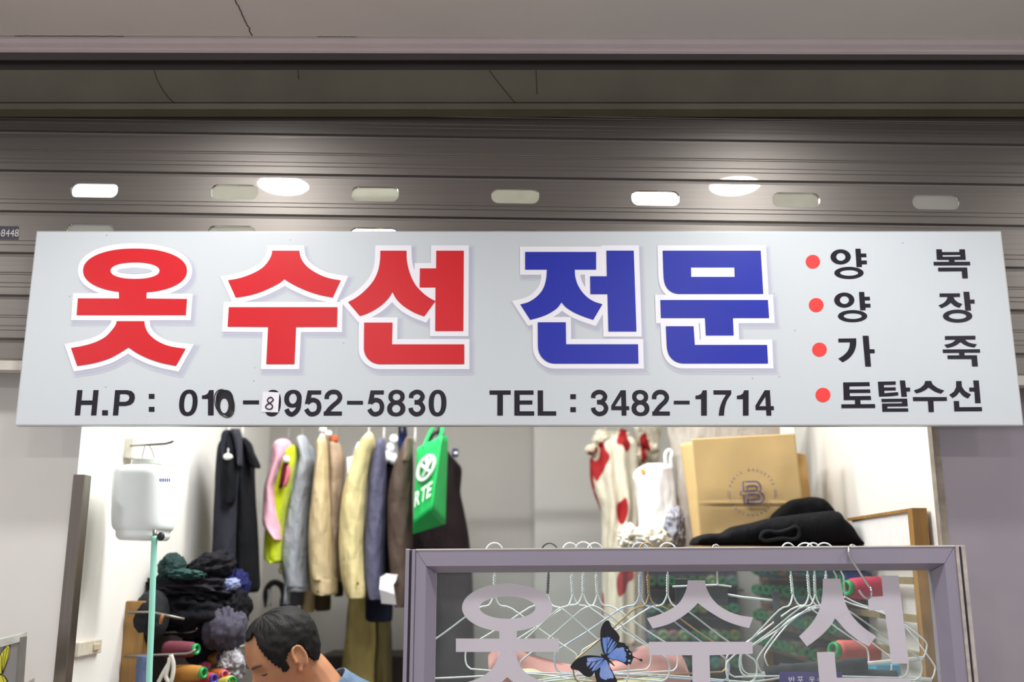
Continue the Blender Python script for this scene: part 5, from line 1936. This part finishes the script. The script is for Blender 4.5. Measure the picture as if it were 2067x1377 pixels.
# white sleeveless top
WY = 3.52
M_wtop = fab('jersey_white', '#eceaea', var=0.02)
t = thing('sleeveless_shirt', at(1320, 1110, WY), 'white sleeveless top with a small orange sticker, right of the floral dress', 'clothes')
extra(t, 'body', [(936, 1304, 1350), (948, 1284, 1356), (964, 1277, 1359), (985, 1282, 1362), (1023, 1287, 1367), (1045, 1288, 1369), (1065, 1288, 1364), (1130, 1286, 1366)], WY, 0.07, M_wtop, 4, 0.04)
b = MB()
b.tube(catmull([tuple(at(x, y, WY - 0.02)) for x, y in ((1346, 945), (1343, 925), (1345, 913), (1351, 909), (1356, 915), (1354, 928), (1356, 945))], 4), 0.0065, 8)
b.build('shoulder_loop', M_wtop, t)
b = MB()
q = [(1293, 945), (1299, 948), (1303, 947), (1302, 953), (1295, 957), (1293, 951)]
b.poly([q], lambda p: at(p[0], p[1], WY - 0.062 + (1297 - p[0]) * 0.001))
b.build('orange_sticker', mat('sticker_orange', '#f09a2c', 0.5), t, solid=0.002)

M_film = mat('white_plastic_film', '#ece9da', 0.3, var=0.05, scale=20)
for (x, y, Y, r, s, lab) in ((1272, 1085, 3.36, (0.036, 0.05, 0.04), 3, 'crumpled cream plastic bag in front of the floral dress'),
                             (1318, 1090, 3.32, (0.05, 0.05, 0.038), 5, 'crumpled white plastic bag under the white top')):
    tag(blob(at(x, y, Y), r, 0.5, 2.4, s).build('plastic_bag', M_film, None), lab, 'bag', 'plastic bags under the white top')
M_str = fab('marled_knit', '#c9c8d0', h2='#2c3048', scale=26, stretch=(0.5, 1, 2.4))
tag(blob(at(1362, 1072, 3.38), (0.032, 0.06, 0.072), 0.35, 2.2, 7).build('folded_scarf', M_str, None), 'grey white and navy patterned scarf between the white top and the paper bag', 'scarf')

# grey cloth hanging behind the paper bag
M_gcl = fab('linen_grey', '#b5aca2', var=0.05)
t = thing('hanging_cloth', at(1450, 1110, 3.5), 'plain grey linen cloth hanging behind the brown paper bag', 'cloth')
extra(t, 'cloth_panel', [(830, 1344, 1588), (860, 1348, 1590), (900, 1352, 1590), (1000, 1368, 1585), (1078, 1385, 1580), (1110, 1390, 1578)], 3.52, 0.035, M_gcl, 3, 0.25)
b = MB()
z = at(1400, 828, 3.52).z
b.tube([(at(1340, 828, 3.52).x, 3.52, z), (WRX - 0.002, 3.52, z)], 0.008, 10)
b.build('cloth_rod', M_rod, t)

# shelf
SHZ = at(1600, 1104, 2.98).z
x0 = at(1392, 1104, 2.98).x
b = MB()
b.box((x0, 2.98, SHZ - 0.022), (WRX - 0.001, 3.47, SHZ))
shelf = b.build('wall_shelf', mat('brown_shelf_board', '#8d7862', 0.6, var=0.12, scale=5, stretch=(1, 8, 8)), bevel=0.002)
tag(shelf, 'brown wooden shelf board on the right wall under the paper bag and black clothes', 'shelf')

# kraft paper bags
M_kraft = mat('kraft_paper', '#cdae78', 0.6, var=0.05, scale=7, bump=0.35, bscale=14)
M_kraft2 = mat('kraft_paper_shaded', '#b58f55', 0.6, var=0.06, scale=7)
M_pprint = mat('purple_print', '#4b3f78', 0.6)
KYB = 3.16
kb = thing('paper_bag', (at(1515, 1104, KYB).x, KYB, SHZ), 'brown paper bag with a round purple emblem on the shelf', 'bag')
TLk, TRk = at(1396, 886, KYB), at(1604, 875, KYB)
BLk, BRk = Vector((at(1414, 1100, KYB).x, KYB - 0.0, SHZ + 0.001)), Vector((at(1631, 1100, KYB).x, KYB, SHZ + 0.001))
bd = Vector((-0.055, 0.12, 0.0))
TL3, BL3 = at(1373, 897, KYB + 0.11), Vector((at(1402, 1100, KYB + .11).x, KYB + 0.11, SHZ + 0.001))
TR3, BR3 = TRk + Vector((-0.01, 0.11, -0.01)), BRk + Vector((-0.01, 0.11, 0))


def crease(A, B, C, D, seed, amp=0.006, nl=()):
    nn = Vector((0, -1, 0))

    def fn(u, v):
        p = A.lerp(B, u).lerp(D.lerp(C, u), v)
        e = min(min(u, 1 - u, v, 1 - v) * 6, 1)
        k = amp * noise.noise(Vector((u * 3 + seed, v * 3, seed)))
        for (vv, a) in nl:
            k += a * math.exp(-((v - vv - 0.02 * u) / 0.012) ** 2)
        return p + nn * (k * e)
    return fn


b = MB()
b.sheet(crease(TLk, TRk, BRk, BLk, 1, 0.007, ((0.60, 0.004), (0.615, -0.003), (0.62, 0.0))), 50, 70)
mid_t, mid_b = (TLk + TL3) / 2 + Vector((0.022, 0, 0)), (BLk + BL3) / 2 + Vector((0.012, 0, 0))
b.sheet(crease(TL3, mid_t, mid_b, BL3, 2, 0.003, ((0.62, 0.003),)), 8, 30)
b.sheet(crease(mid_t, TLk, BLk, mid_b, 3, 0.003, ((0.62, 0.003),)), 8, 30)
b.sheet(crease(TRk, TR3, BR3, BRk, 4, 0.003), 8, 20)
b.sheet(crease(TR3, TL3, BL3, BR3, 5, 0.003), 20, 20)
b.sheet(crease(BLk, BRk, BR3, BL3, 6, 0.0), 4, 4)
b.build('bag_body', M_kraft, kb, solid=0.0012)
k6 = crop(1430, 870, 5.738)


def onkraft(x, y, d=0.010):
    p = k6([(x, y)])[0]
    return at(p[0], p[1], KYB - d)


b = MB()


def arctext(txt, a0, a1, R, h, flip):
    n = len(txt)
    for i, ch in enumerate(txt):
        if ch == ' ':
            continue
        a = math.radians(a0 + (a1 - a0) * i / (n - 1))
        vs, fs, asp = glyph(ch, 0.004)
        wd = h * min(asp, 1.0) if ch != 'I' else h * 0.16
        er = Vector((math.cos(a), math.sin(a)))          # outwards, y down
        et = Vector((-er.y, er.x))
        up = er if not flip else -er
        rt = et if not flip else -et
        b.add([onkraft(505 + er.x * R + rt.x * (u - 0.5) * wd + up.x * (v - 0.5) * h, 715 + er.y * R + rt.y * (u - 0.5) * wd + up.y * (v - 0.5) * h) for u, v in vs], fs)


arctext('PARIS BAGUETTE', -163, -22, 262, 33, False)
arctext('BOULANGERIE', 146, 30, 262, 33, True)
for (x0, x1, y0, y1) in ((224, 230, 690, 780), (246, 252, 700, 805), (763, 769, 675, 790), (781, 787, 680, 770)):
    b.add([onkraft(x, y) for x, y in ((x0, y0), (x1, y0), (x1 + 4, y1), (x0 + 4, y1))], [(0, 1, 2, 3)])
b.build('bag_ring_lettering', M_pprint, kb)
b = MB()
outer = [(400, 590), (540, 585), (580, 600), (603, 635), (605, 680), (592, 708), (625, 730), (645, 775), (632, 815), (600, 838), (560, 842), (415, 842), (408, 742), (376, 742), (374, 702), (404, 700)]
inner1 = [(452, 638), (530, 634), (555, 650), (560, 672), (548, 695), (452, 697)]
inner2 = [(455, 735), (560, 732), (590, 750), (592, 778), (570, 798), (458, 800)]
for l in (outer, inner1, inner2):
    b.tube([onkraft(x, y) for x, y in rounded(l, 50, 3)], 0.0022, 6, True)
b.tube([onkraft(455, 735), onkraft(458, 842)], 0.0022, 6)
b.tube([onkraft(452, 697), onkraft(410, 700)], 0.0018, 6)
b.build('bag_monogram', M_pprint, kb)

k2 = thing('paper_bag', (at(1640, 1104, KYB + .2).x, KYB + 0.2, SHZ), 'second brown paper bag, only its right edge showing behind the first', 'bag')
b = MB()
A, B_ = at(1560, 905, KYB + 0.20), at(1627, 918, KYB + 0.2)
C, D = Vector((at(1646, 1090, KYB + 0.2).x, KYB + 0.2, SHZ)), Vector((at(1560, 1090, KYB + 0.2).x, KYB + 0.2, SHZ))
o3 = Vector((0.0, 0.09, 0))
b.hexa([A, B_, C, D], [A + o3, B_ + o3, C + o3, D + o3])
b.build('bag_body', M_kraft2, k2)
b = MB()
q = [at(1574, 845, 3.34), at(1602, 845, 3.34), at(1606, 900, 3.34), at(1576, 900, 3.34)]
q[2].z = q[3].z = SHZ + 0.3
b.hexa(q, [p + Vector((0, 0.004, 0)) for p in q])
tag(b.build('white_paper', mat('sheet_paper', '#f0f0ee', 0.6)), 'white sheet of paper sticking out above the brown paper bag', 'paper')


# black clothes on the shelf
def loft_x(st, Y, hd, seed, folds=0.06, n=26, sub=6):
    mb = MB()
    rings = []
    for (px, yt, yb) in catmull(st, sub):
        T, Bo = at(px, yt, Y), at(px, yb, Y)
        c, h = (T + Bo) / 2, (T.z - Bo.z) / 2
        ring = []
        for k in range(n):
            a = 2 * PI * k / n
            wv = 1 + folds * 1.6 * noise.noise(Vector((math.cos(a) * 1.5 + seed, math.sin(a) * 1.5, c.x * 14)))
            ca, sa = math.cos(a), math.sin(a)
            y = hd * math.copysign(abs(ca) ** 0.7, ca) * wv
            z = h * math.copysign(abs(sa) ** 0.8, sa) * (1 + (wv - 1) * 0.5)
            ring.append(Vector((c.x, Y + y, c.z + z)))
        rings.append(ring)
    mb.loft(rings)
    return mb


M_bkn = fab('knit_black', '#0c0c0e')
M_bkn2 = fab('sweat_black', '#121316')
t = thing('folded_sweater', (at(1560, 1103, 3.06).x, 3.06, SHZ), 'folded black sweatshirt lying along the shelf in front of the paper bag', 'clothes')
loft_x([(1399, 1096, 1101), (1404, 1085, 1102), (1425, 1078, 1102), (1455, 1076, 1102), (1478, 1064, 1102), (1520, 1055, 1102), (1555, 1046, 1102), (1600, 1040, 1102), (1645, 1035, 1102), (1685, 1033, 1102), (1695, 1045, 1102), (1710, 1060, 1102), (1722, 1085, 1102), (1732, 1098, 1102)], 3.06, 0.075, 4, 0.04).build('body', M_bkn2, t)
b = MB()
pts = [(1535, 1086), (1540, 1076), (1552, 1073), (1570, 1075), (1590, 1070), (1605, 1064), (1613, 1072), (1610, 1085), (1598, 1089), (1580, 1087), (1560, 1090), (1545, 1092)]
b.tube(catmull([tuple(at(x, y, 2.981)) for x, y in pts + pts[:1]], 4)[:-1], 0.006, 8, True)
b.build('sleeve_cuff', fab('cuff_black', '#232426'), t)
o = loft_x([(1552, 1046, 1052), (1560, 1036, 1056), (1575, 1024, 1060), (1593, 1012, 1060), (1620, 1006, 1058), (1640, 1003, 1056), (1660, 1007, 1055), (1674, 1022, 1056), (1684, 1040, 1058), (1690, 1050, 1058)], 3.17, 0.05, 9, 0.08).build('folded_garment', M_bkn, None)
tag(o, 'black knitted garment bunched on top of the folded sweatshirt, against the paper bag', 'clothes')

# ------------------------------------------------------------------ wooden thread rack along the right wall
PYK = 2.60
XK = WRX - 0.012
rk = thing('thread_rack', (XK, PYK, 0.4), 'worn wooden thread rack with a white panel on the right wall', 'rack')
zt = at(1848, 1026, PYK).z
b = MB()
xa = at(1838, 1060, PYK).x
b.box((xa, PYK - 0.015, 0.4), (xa + 0.040, PYK + 0.015, zt))
b.build('post', M_wood, rk, bevel=0.002)
b = MB()
b.box((xa, 4.20, 0.4), (xa + 0.03, 4.24, zt))
b.build('post', M_wood, rk)
b = MB()
zsb = at(1838, 1100, PYK).z
b.box((xa + 0.012, PYK + 0.015, zsb), (xa + 0.022, 3.08, zt - 0.006))
b.build('white_panel', mat('chipped_white_board', '#e9e8e6', 0.5, var=0.03), rk)
b = MB()
b.box((xa + 0.004, PYK + 0.015, zt - 0.008), (xa + 0.030, 3.10, zt))
b.build('rail', M_wood, rk)
ROWZ = [at(1850, y, PYK).z for y in (1108, 1172, 1250, 1326, 1402)]
M_rackw = mat('rack_rail_wood', '#8b7a55', 0.6, var=0.2, scale=10, stretch=(1, 6, 1))
for z in ROWZ:
    b = MB()
    b.box((xa, PYK + 0.015, z - 0.010), (xa + 0.016, 4.24, z + 0.008))
    b.build('rail', M_rackw, rk)
b = MB()
b.box((XK + 0.001, 3.10, 0.4), (XK + 0.008, 4.24, ROWZ[0] - 0.012))
b.build('shade_board', M_darkw, rk)  # dark board, also stands in for shade between the cones
ordn = ['first', 'second', 'third', 'fourth', 'fifth', 'sixth', 'seventh', 'eighth', 'ninth', 'tenth', 'eleventh', 'twelfth']
rowname = ['top', 'second', 'third', 'lowest']
RG = 'thread cones on the right wall rack'
ax = (-0.80, -0.55, 0.12)
axn = Vector(ax).normalized()


def cone_tip_at(px, py, Y, col, label, s=1.0, ax=axn, grp=RG):
    """a cone whose green tip shows at this pixel"""
    tip = at(px, py, Y)
    return cone(tip - Vector(ax).normalized() * 0.125 * s, ax, col, label, grp, s)


cone_tip_at(1709, 1187, 2.82, 'crimson', 'big crimson thread cone with a green tip behind the S hook', 1.15, Vector((-0.93, -0.35, 0.02)))
cone_tip_at(1682, 1312, 2.85, 'salmon', 'salmon thread cone with a green tip behind the third frosted letter', 1.2, Vector((-0.9, -0.4, 0.12)))
cone_tip_at(1690, 1172, 3.02, 'blue', 'blue thread cone just behind the big crimson one', 1.0, Vector((-0.9, -0.4, 0.02)))
pal = ['brown', 'navy', 'charcoal', 'purple', 'maroon', 'teal', 'lilac', 'grey', 'pink', 'dark green', 'cream', 'lilac', 'maroon', 'amber', 'sky blue', 'salmon']
rr = random.Random(11)
for r in range(4):
    for i in range(11):
        Y = 3.12 + i * 0.095
        if r == 0 and i < 1:
            continue
        z = ROWZ[r] - 0.030
        base = Vector((XK - 0.004 - 0.015, Y, z - 0.03))
        col = rr.choice(pal)
        cone(base, ax, col, '%s thread cone, %s from the near end, %s row of the right rack' % (col, ordn[i], rowname[r]), RG, 0.95)

# thread rack on the back wall, seen through the glass
bk = thing('thread_rack', (0.75, BKY - 0.07, 0.6), 'dark thread rack standing against the back wall, full of green tipped cones', 'rack')
bx0, bx1 = at(1300, 1160, BKY - 0.075).x, WRX - 0.10
bz = [at(1400, y, BKY - 0.09).z for y in (1176, 1230, 1284, 1338, 1392)]
b = MB()
b.box((bx0, BKY - 0.075, 0.6), (bx1, BKY - 0.062, at(1400, 1140, BKY - 0.08).z))
b.build('shade_board', mat('rack_dark_board', '#4d4f5c', 0.6, var=0.25, scale=6), bk)  # rack backing coloured dark to hold the shade around the cones
for z in bz:
    b = MB()
    b.box((bx0, BKY - 0.19, z - 0.036), (bx1, BKY - 0.075, z - 0.028))
    b.build('rack_shelf', M_darkw, bk)
BG = 'thread cones on the back wall rack'
nb = 9
for r, z in enumerate(bz[:5]):
    for i in range(nb):
        x = bx0 + 0.03 + (bx1 - bx0 - 0.06) * i / (nb - 1)
        col = rr.choice(pal + ['red', 'orange', 'olive', 'purple', 'teal', 'cream'])
        cone((x, BKY - 0.078, z), (-0.12, -1, 0.06), col, '%s thread cone, %s from the left, %s row of the back rack' % (col, ordn[i], ['top', 'second', 'third', 'fourth', 'lowest'][r]), BG, 0.95)

# sky blue box low on the right rack
b = MB()
p0, p1 = at(1768, 1342, 2.72), at(1822, 1400, 2.72)
b.box((p0.x, 2.72, p1.z), (p1.x, 2.80, p0.z))
tag(b.build('small_box', mat('sky_blue_card', '#3d94b4', 0.5, var=0.06), bevel=0.002), 'sky blue box low behind the glass, right of the foam sleeved hangers', 'box')

# ================================================================== the man at his work
M_skin = mat('skin', '#b98562', 0.5, var=0.05, scale=10, h2='#a9714f')
M_skin.node_tree.nodes['Principled BSDF'].inputs['Subsurface Weight'].default_value = 0.08
M_skin.node_tree.nodes['Principled BSDF'].inputs['Subsurface Radius'].default_value = (0.02, 0.008, 0.004)
M_hair = mat('black_hair', '#100e0e', 0.65, var=0.4, scale=60, spec=0.25, stretch=(1, 1, 0.2), bump=0.5, bscale=250)
M_shirt = fab('polo_blue_grey', '#64788e')
HY = 2.80
HC_ = at(572, 1322, HY)
yaw, pit = math.radians(60), math.radians(31)
fwd = Vector((-math.sin(yaw) * math.cos(pit), -math.cos(yaw) * math.cos(pit), -math.sin(pit))).normalized()
sid = Vector((0, 0, 1)).cross(fwd).normalized()          # towards his left ear
upv = fwd.cross(sid).normalized()
HS = 1.0
man = thing('person', (HC_.x + 0.2, HY, 0), 'man with short thinning black hair in a blue grey polo shirt, bent over his work', 'person')
HP = [(-0.118, 0.052, 0.005, 0.020), (-0.110, 0.074, 0.018, 0.036), (-0.098, 0.083, 0.030, 0.047), (-0.078, 0.084, 0.050, 0.056), (-0.060, 0.086, 0.066, 0.062), (-0.045, 0.085, 0.078, 0.066), (-0.025, 0.084, 0.090, 0.070), (-0.005, 0.084, 0.097, 0.073), (0.015, 0.089, 0.101, 0.075),
      (0.040, 0.088, 0.102, 0.0765), (0.065, 0.078, 0.096, 0.072), (0.085, 0.062, 0.083, 0.061), (0.100, 0.042, 0.063, 0.045), (0.110, 0.022, 0.038, 0.026), (0.114, 0.004, 0.008, 0.006)]
HPc = catmull(HP, 4)


def hp(h):
    for i in range(len(HPc) - 1):
        if HPc[i][0] <= h <= HPc[i + 1][0]:
            k = (h - HPc[i][0]) / (HPc[i + 1][0] - HPc[i][0] + 1e-9)
            return [a + (c - a) * k for a, c in zip(HPc[i], HPc[i + 1])]
    return HPc[-1]


def gs(x, s):
    return math.exp(-(x / s) ** 2)


def headpt(h, a, off=0.0):
    """a = 0 at the nose, positive towards his left ear"""
    _, fr, bkk, wd = hp(h)
    c, s = math.cos(a), math.sin(a)
    f = (fr if c > 0 else bkk) * math.copysign(abs(c) ** 0.85, c)
    w_ = wd * math.copysign(abs(s) ** 0.85, s)
    aa = abs(a)
    if aa < 1.2:
        nose = 0.026 * gs(h + 0.036, 0.014) * gs(aa, 0.15) + 0.017 * gs(h + 0.020, 0.016) * gs(aa, 0.12) + 0.008 * gs(h - 0.0, 0.012) * gs(aa, 0.14)
        nose += 0.008 * gs(h + 0.040, 0.008) * gs(aa - 0.2, 0.10)
        lip = 0.006 * gs(h + 0.066, 0.008) * gs(aa, 0.28) + 0.005 * gs(h + 0.078, 0.006) * gs(aa, 0.24) - 0.004 * gs(h + 0.0715, 0.003) * gs(aa, 0.3)
        eye = -0.011 * gs(h - 0.0, 0.012) * gs(aa - 0.42, 0.22) + 0.005 * gs(h - 0.001, 0.008) * gs(aa - 0.42, 0.14)
        brow = 0.005 * gs(h - 0.021, 0.009) * gs(aa - 0.38, 0.32)
        chin = 0.006 * gs(h + 0.103, 0.012) * gs(aa, 0.3)
        f += nose + lip + eye + brow + chin
    r = Vector((f, w_))
    if off:
        r = r * (1 + off / max(r.length, 0.02))
    hh = h + (off * 0.9 if h > 0.06 else 0) * min(max((h - 0.06) / 0.04, 0), 1)
    return HC_ + (fwd * r.x + sid * r.y + upv * hh) * HS


b = MB()
NA = 72
hs = [r[0] for r in HPc]
rings = [[headpt(h, 2 * PI * k / NA if k <= NA / 2 else 2 * PI * k / NA - 2 * PI) for k in range(NA)] for h in hs]
b.loft(rings)


def hl(f, s, u):
    return HC_ + fwd * f + sid * s + upv * u


# ears: rim, bowl and lobe
for sg in (1, -1):
    rim = []
    for k in range(15):
        a = math.radians(-70 + 270 * k / 14)
        rim.append(hl(-0.012 - 0.017 * math.cos(a) - 0.004, sg * (0.078 + 0.006 * (1 - math.cos(a)) * 0.6), -0.010 + 0.031 * math.sin(a)))
    b.tube(rim, 0.0048, 8)
    rings = []
    for j in range(9):
        ph = -PI / 2 + PI * j / 8
        rings.append([hl(-0.015 + 0.016 * math.cos(ph) * math.cos(q), sg * (0.075 + 0.0045 * math.cos(ph) * math.sin(q)), -0.012 + 0.028 * math.sin(ph)) for q in [2 * PI * k / 14 for k in range(14)]])
    b.loft(rings, cap=False)
    rings = []
    for j in range(7):
        ph = -PI / 2 + PI * j / 6
        rings.append([hl(-0.004 + 0.008 * math.cos(ph) * math.cos(q), sg * (0.076 + 0.005 * math.cos(ph) * math.sin(q)), -0.042 + 0.009 * math.sin(ph)) for q in [2 * PI * k / 10 for k in range(10)]])
    b.loft(rings, cap=False)
headmesh = b
# body skeleton: neck, torso, arms with hands, legs (he sits on a stool, working at a table below the frame)
NB = at(662, 1392, 2.86)                      # base of the neck
n0 = hl(-0.035, 0, -0.03)
n1 = n0.lerp(NB, 0.5)
ch = NB + Vector((0.05, 0.0, -0.16))
bl = NB + Vector((0.12, 0.0, -0.36))
pv = NB + Vector((0.15, 0.0, -0.52))
SK = [(pv, 0.135), (bl, 0.125), (ch, 0.14), (NB + Vector((0.01, 0, -0.04)), 0.075), (n1, 0.054), (n0, 0.056)]
E_ = [(0, 1), (1, 2), (2, 3), (3, 4), (4, 5)]
for sg in (-1, 1):
    k = len(SK)
    shd = NB + Vector((0.03, sg * 0.17, -0.085))
    elb = shd + Vector((-0.08, sg * 0.05, -0.27))
    wri = elb + Vector((-0.24, -sg * 0.09, 0.0))
    pal_ = wri + Vector((-0.06, -sg * 0.01, -0.005))
    SK += [(shd, 0.062), (elb, 0.042), (wri, 0.028), (pal_, 0.032)]
    E_ += [(2, k), (k, k + 1), (k + 1, k + 2), (k + 2, k + 3)]
    for j in range(4):
        o = Vector((-0.035, (j - 1.5) * 0.020, 0.004))
        ln = (0.034, 0.040, 0.038, 0.030)[j]
        kk = len(SK)
        SK += [(pal_ + o, 0.010), (pal_ + o + Vector((-ln, 0, -0.008)), 0.009), (pal_ + o + Vector((-ln * 1.6, 0, -0.028)), 0.008)]
        E_ += [(k + 3, kk), (kk, kk + 1), (kk + 1, kk + 2)]
    kk = len(SK)
    SK += [(wri + Vector((-0.03, -sg * 0.035, -0.004)), 0.012), (wri + Vector((-0.065, -sg * 0.055, -0.012)), 0.010)]
    E_ += [(k + 2, kk), (kk, kk + 1)]
    kk = len(SK)
    hip = pv + Vector((-0.02, sg * 0.09, -0.05))
    kne = hip + Vector((-0.40, sg * 0.05, -0.02))
    ank = Vector((kne.x + 0.04, kne.y, 0.09))
    SK += [(hip, 0.095), (kne, 0.060), (ank, 0.042), (ank + Vector((-0.16, 0, -0.045)), 0.040)]
    E_ += [(0, kk), (kk, kk + 1), (kk + 1, kk + 2), (kk + 2, kk + 3)]


def skinned(SK, E_, extra_mb=None, voxel=0.0045, grow_=0.0):
    me = bpy.data.meshes.new('skin_tmp')
    me.from_pydata([p for p, r in SK], E_, [])
    o = bpy.data.objects.new('skin_tmp', me)
    COL.objects.link(o)
    md = o.modifiers.new('skin', 'SKIN')
    md.use_smooth_shade = True
    for v, (p, r) in zip(me.skin_vertices[0].data, SK):
        v.radius = (r + grow_, r + grow_)
    me.skin_vertices[0].data[0].use_root = True
    sb = o.modifiers.new('sub', 'SUBSURF')
    sb.levels = sb.render_levels = 2
    dg = bpy.context.evaluated_depsgraph_get()
    ev = o.evaluated_get(dg)
    m2 = ev.to_mesh()
    vs = [v.co.copy() for v in m2.vertices]
    fs = [tuple(p.vertices) for p in m2.polygons]
    ev.to_mesh_clear()
    bpy.data.objects.remove(o)
    mb = MB()
    mb.add(vs, fs, True)
    if extra_mb:
        mb.add(extra_mb.v, extra_mb.f, True)
    t2 = mb.build('fuse_tmp', M_skin, base=(0, 0, 0))
    rm = t2.modifiers.new('remesh', 'REMESH')
    rm.mode = 'VOXEL'
    rm.voxel_size = voxel
    sm = t2.modifiers.new('smooth', 'SMOOTH')
    sm.factor = 0.5
    sm.iterations = 2
    dg = bpy.context.evaluated_depsgraph_get()
    ev = t2.evaluated_get(dg)
    m2 = ev.to_mesh()
    out = MB()
    out.add([v.co.copy() for v in m2.vertices], [tuple(p.vertices) for p in m2.polygons], True)
    ev.to_mesh_clear()
    bpy.data.objects.remove(t2)
    return out


skinned(SK, E_, headmesh, 0.0040).build('body', M_skin, man, fix=False)

# hair shell over crown, sides and nape
b = MB()
NH = 56
ha = [-0.062 + (0.114 + 0.062) * j / NH for j in range(NH + 1)]


def hair_on(h, a):
    aa = abs(a)
    if aa > PI:
        aa = 2 * PI - aa
    d = math.degrees(aa)
    pts = [(0, 0.084), (14, 0.085), (26, 0.094), (36, 0.093), (44, 0.078), (54, 0.046), (62, 0.012), (67, -0.004), (70, -0.022), (79, -0.026), (83, 0.008), (95, 0.024), (106, 0.018), (112, -0.026), (125, -0.046), (180, -0.060)]
    for (d0, h0), (d1, h1) in zip(pts[:-1], pts[1:]):
        if d0 <= d <= d1:
            lim = h0 + (h1 - h0) * (d - d0) / (d1 - d0)
            return h > lim
    return True


NHA = 120
vs, idx, fs = [], {}, []


def hv(j, k):
    key = (j, k % NHA)
    if key not in idx:
        a = 2 * PI * (k % NHA) / NHA
        a = a if a <= PI else a - 2 * PI
        h = ha[j]
        idx[key] = len(vs)
        vs.append(headpt(h, a, 0.0045 + 0.0030 * noise.noise(Vector((a * 5, h * 60, 2))) + 0.002 * noise.noise(Vector((a * 22, h * 30, 5)))))
    return idx[key]


for j in range(NH):
    for k in range(NHA):
        a = 2 * PI * (k + 0.5) / NHA
        a = a if a <= PI else a - 2 * PI
        if hair_on((ha[j] + ha[j + 1]) / 2, a):
            fs.append((hv(j, k), hv(j, k + 1), hv(j + 1, k + 1), hv(j + 1, k)))
b.add(vs, fs, True)
b.build('hair', M_hair, man, solid=0.005, fix=False)
M_lash = mat('dark_lash', '#2b1c16', 0.6)
for sg in (1, -1):
    b = MB()
    b.tube([headpt(-0.006 - 0.004 * gs(a - 0.42, 0.2), sg * a, 0.0012) for a in [0.24 + 0.36 * i / 10 for i in range(11)]], [0.0006 + 0.0013 * math.sin(PI * i / 10) for i in range(11)], 6)
    b.build('eyelash_line', M_lash, man)
    b = MB()
    b.tube([headpt(0.018 + 0.004 * math.sin(i / 10 * 2.6), sg * (0.16 + 0.56 * i / 10), 0.0015) for i in range(11)], [0.001 + 0.0026 * math.sin(PI * (i + 0.7) / 11) for i in range(11)], 6)
    b.build('eyebrow', mat('brow_hair', '#4a3a31', 0.8), man)

# polo shirt: torso and short sleeves, with collar
SS = [(pv + Vector((0.01, 0, -0.05)), 0.15), (bl, 0.143), (ch, 0.155), (NB + Vector((0.035, 0, -0.055)), 0.088)]
SE = [(0, 1), (1, 2), (2, 3)]
for sg in (-1, 1):
    k = len(SS)
    shd = NB + Vector((0.03, sg * 0.17, -0.085))
    elb = shd + Vector((-0.06, sg * 0.038, -0.20))
    SS += [(shd, 0.080), (elb, 0.066)]
    SE += [(2, k), (k, k + 1)]
sh = skinned(SS, SE, None, 0.008)
so = sh.build('polo_shirt', M_shirt, man, fix=False)
axis = (n1 - NB).normalized()
s1 = axis.orthogonal().normalized()
s2 = axis.cross(s1)
cb = NB + Vector((0.018, 0, -0.012))
rings = []
for (d, r) in ((-0.045, 0.090), (-0.02, 0.080), (0.012, 0.070), (0.030, 0.066), (0.034, 0.063), (0.028, 0.060), (0.0, 0.062), (-0.04, 0.074)):
    rings.append([cb + axis * d + (s1 * math.cos(a) + s2 * math.sin(a)) * r for a in [2 * PI * k / 32 for k in range(32)]])
b = MB()
b.loft(rings, cap=False)
b.build('collar', fab('polo_collar', '#5f738a'), so)
b = MB()
t0 = pv + Vector((-0.01, sg * 0.0, -0.04))
skinned([(pv + Vector((0.0, 0, -0.02)), 0.15), (pv + Vector((-0.02, 0.09, -0.05)), 0.105), (pv + Vector((-0.42, 0.14, -0.07)), 0.075), (Vector((pv.x - 0.38, pv.y + 0.14, 0.12)), 0.062),
         (pv + Vector((-0.02, -0.09, -0.05)), 0.105), (pv + Vector((-0.42, -0.14, -0.07)), 0.075), (Vector((pv.x - 0.38, pv.y - 0.14, 0.12)), 0.062)], [(0, 1), (1, 2), (2, 3), (0, 4), (4, 5), (5, 6)], None, 0.012).build('trousers', fab('trousers_dark', '#33353d'), man, fix=False)
# stool under him and the work table in front, below the frame
t = thing('stool', (pv.x, pv.y, 0), 'round black stool the man sits on', 'stool')
b = MB()
zs = pv.z - 0.215
b.lathe([(0.16, zs - 0.04), (0.17, zs - 0.02), (0.16, zs), (0.05, zs + 0.004)], 28, Matrix.Translation((pv.x + 0.02, pv.y, 0)))
b.build('seat', M_black, t)
for k in range(4):
    a = PI / 4 + PI / 2 * k
    b = MB()
    b.tube([(pv.x + 0.02 + 0.10 * math.cos(a), pv.y + 0.10 * math.sin(a), zs - 0.03), (pv.x + 0.02 + 0.17 * math.cos(a), pv.y + 0.17 * math.sin(a), 0.0)], 0.012, 8)
    b.build('leg', M_rod, t)
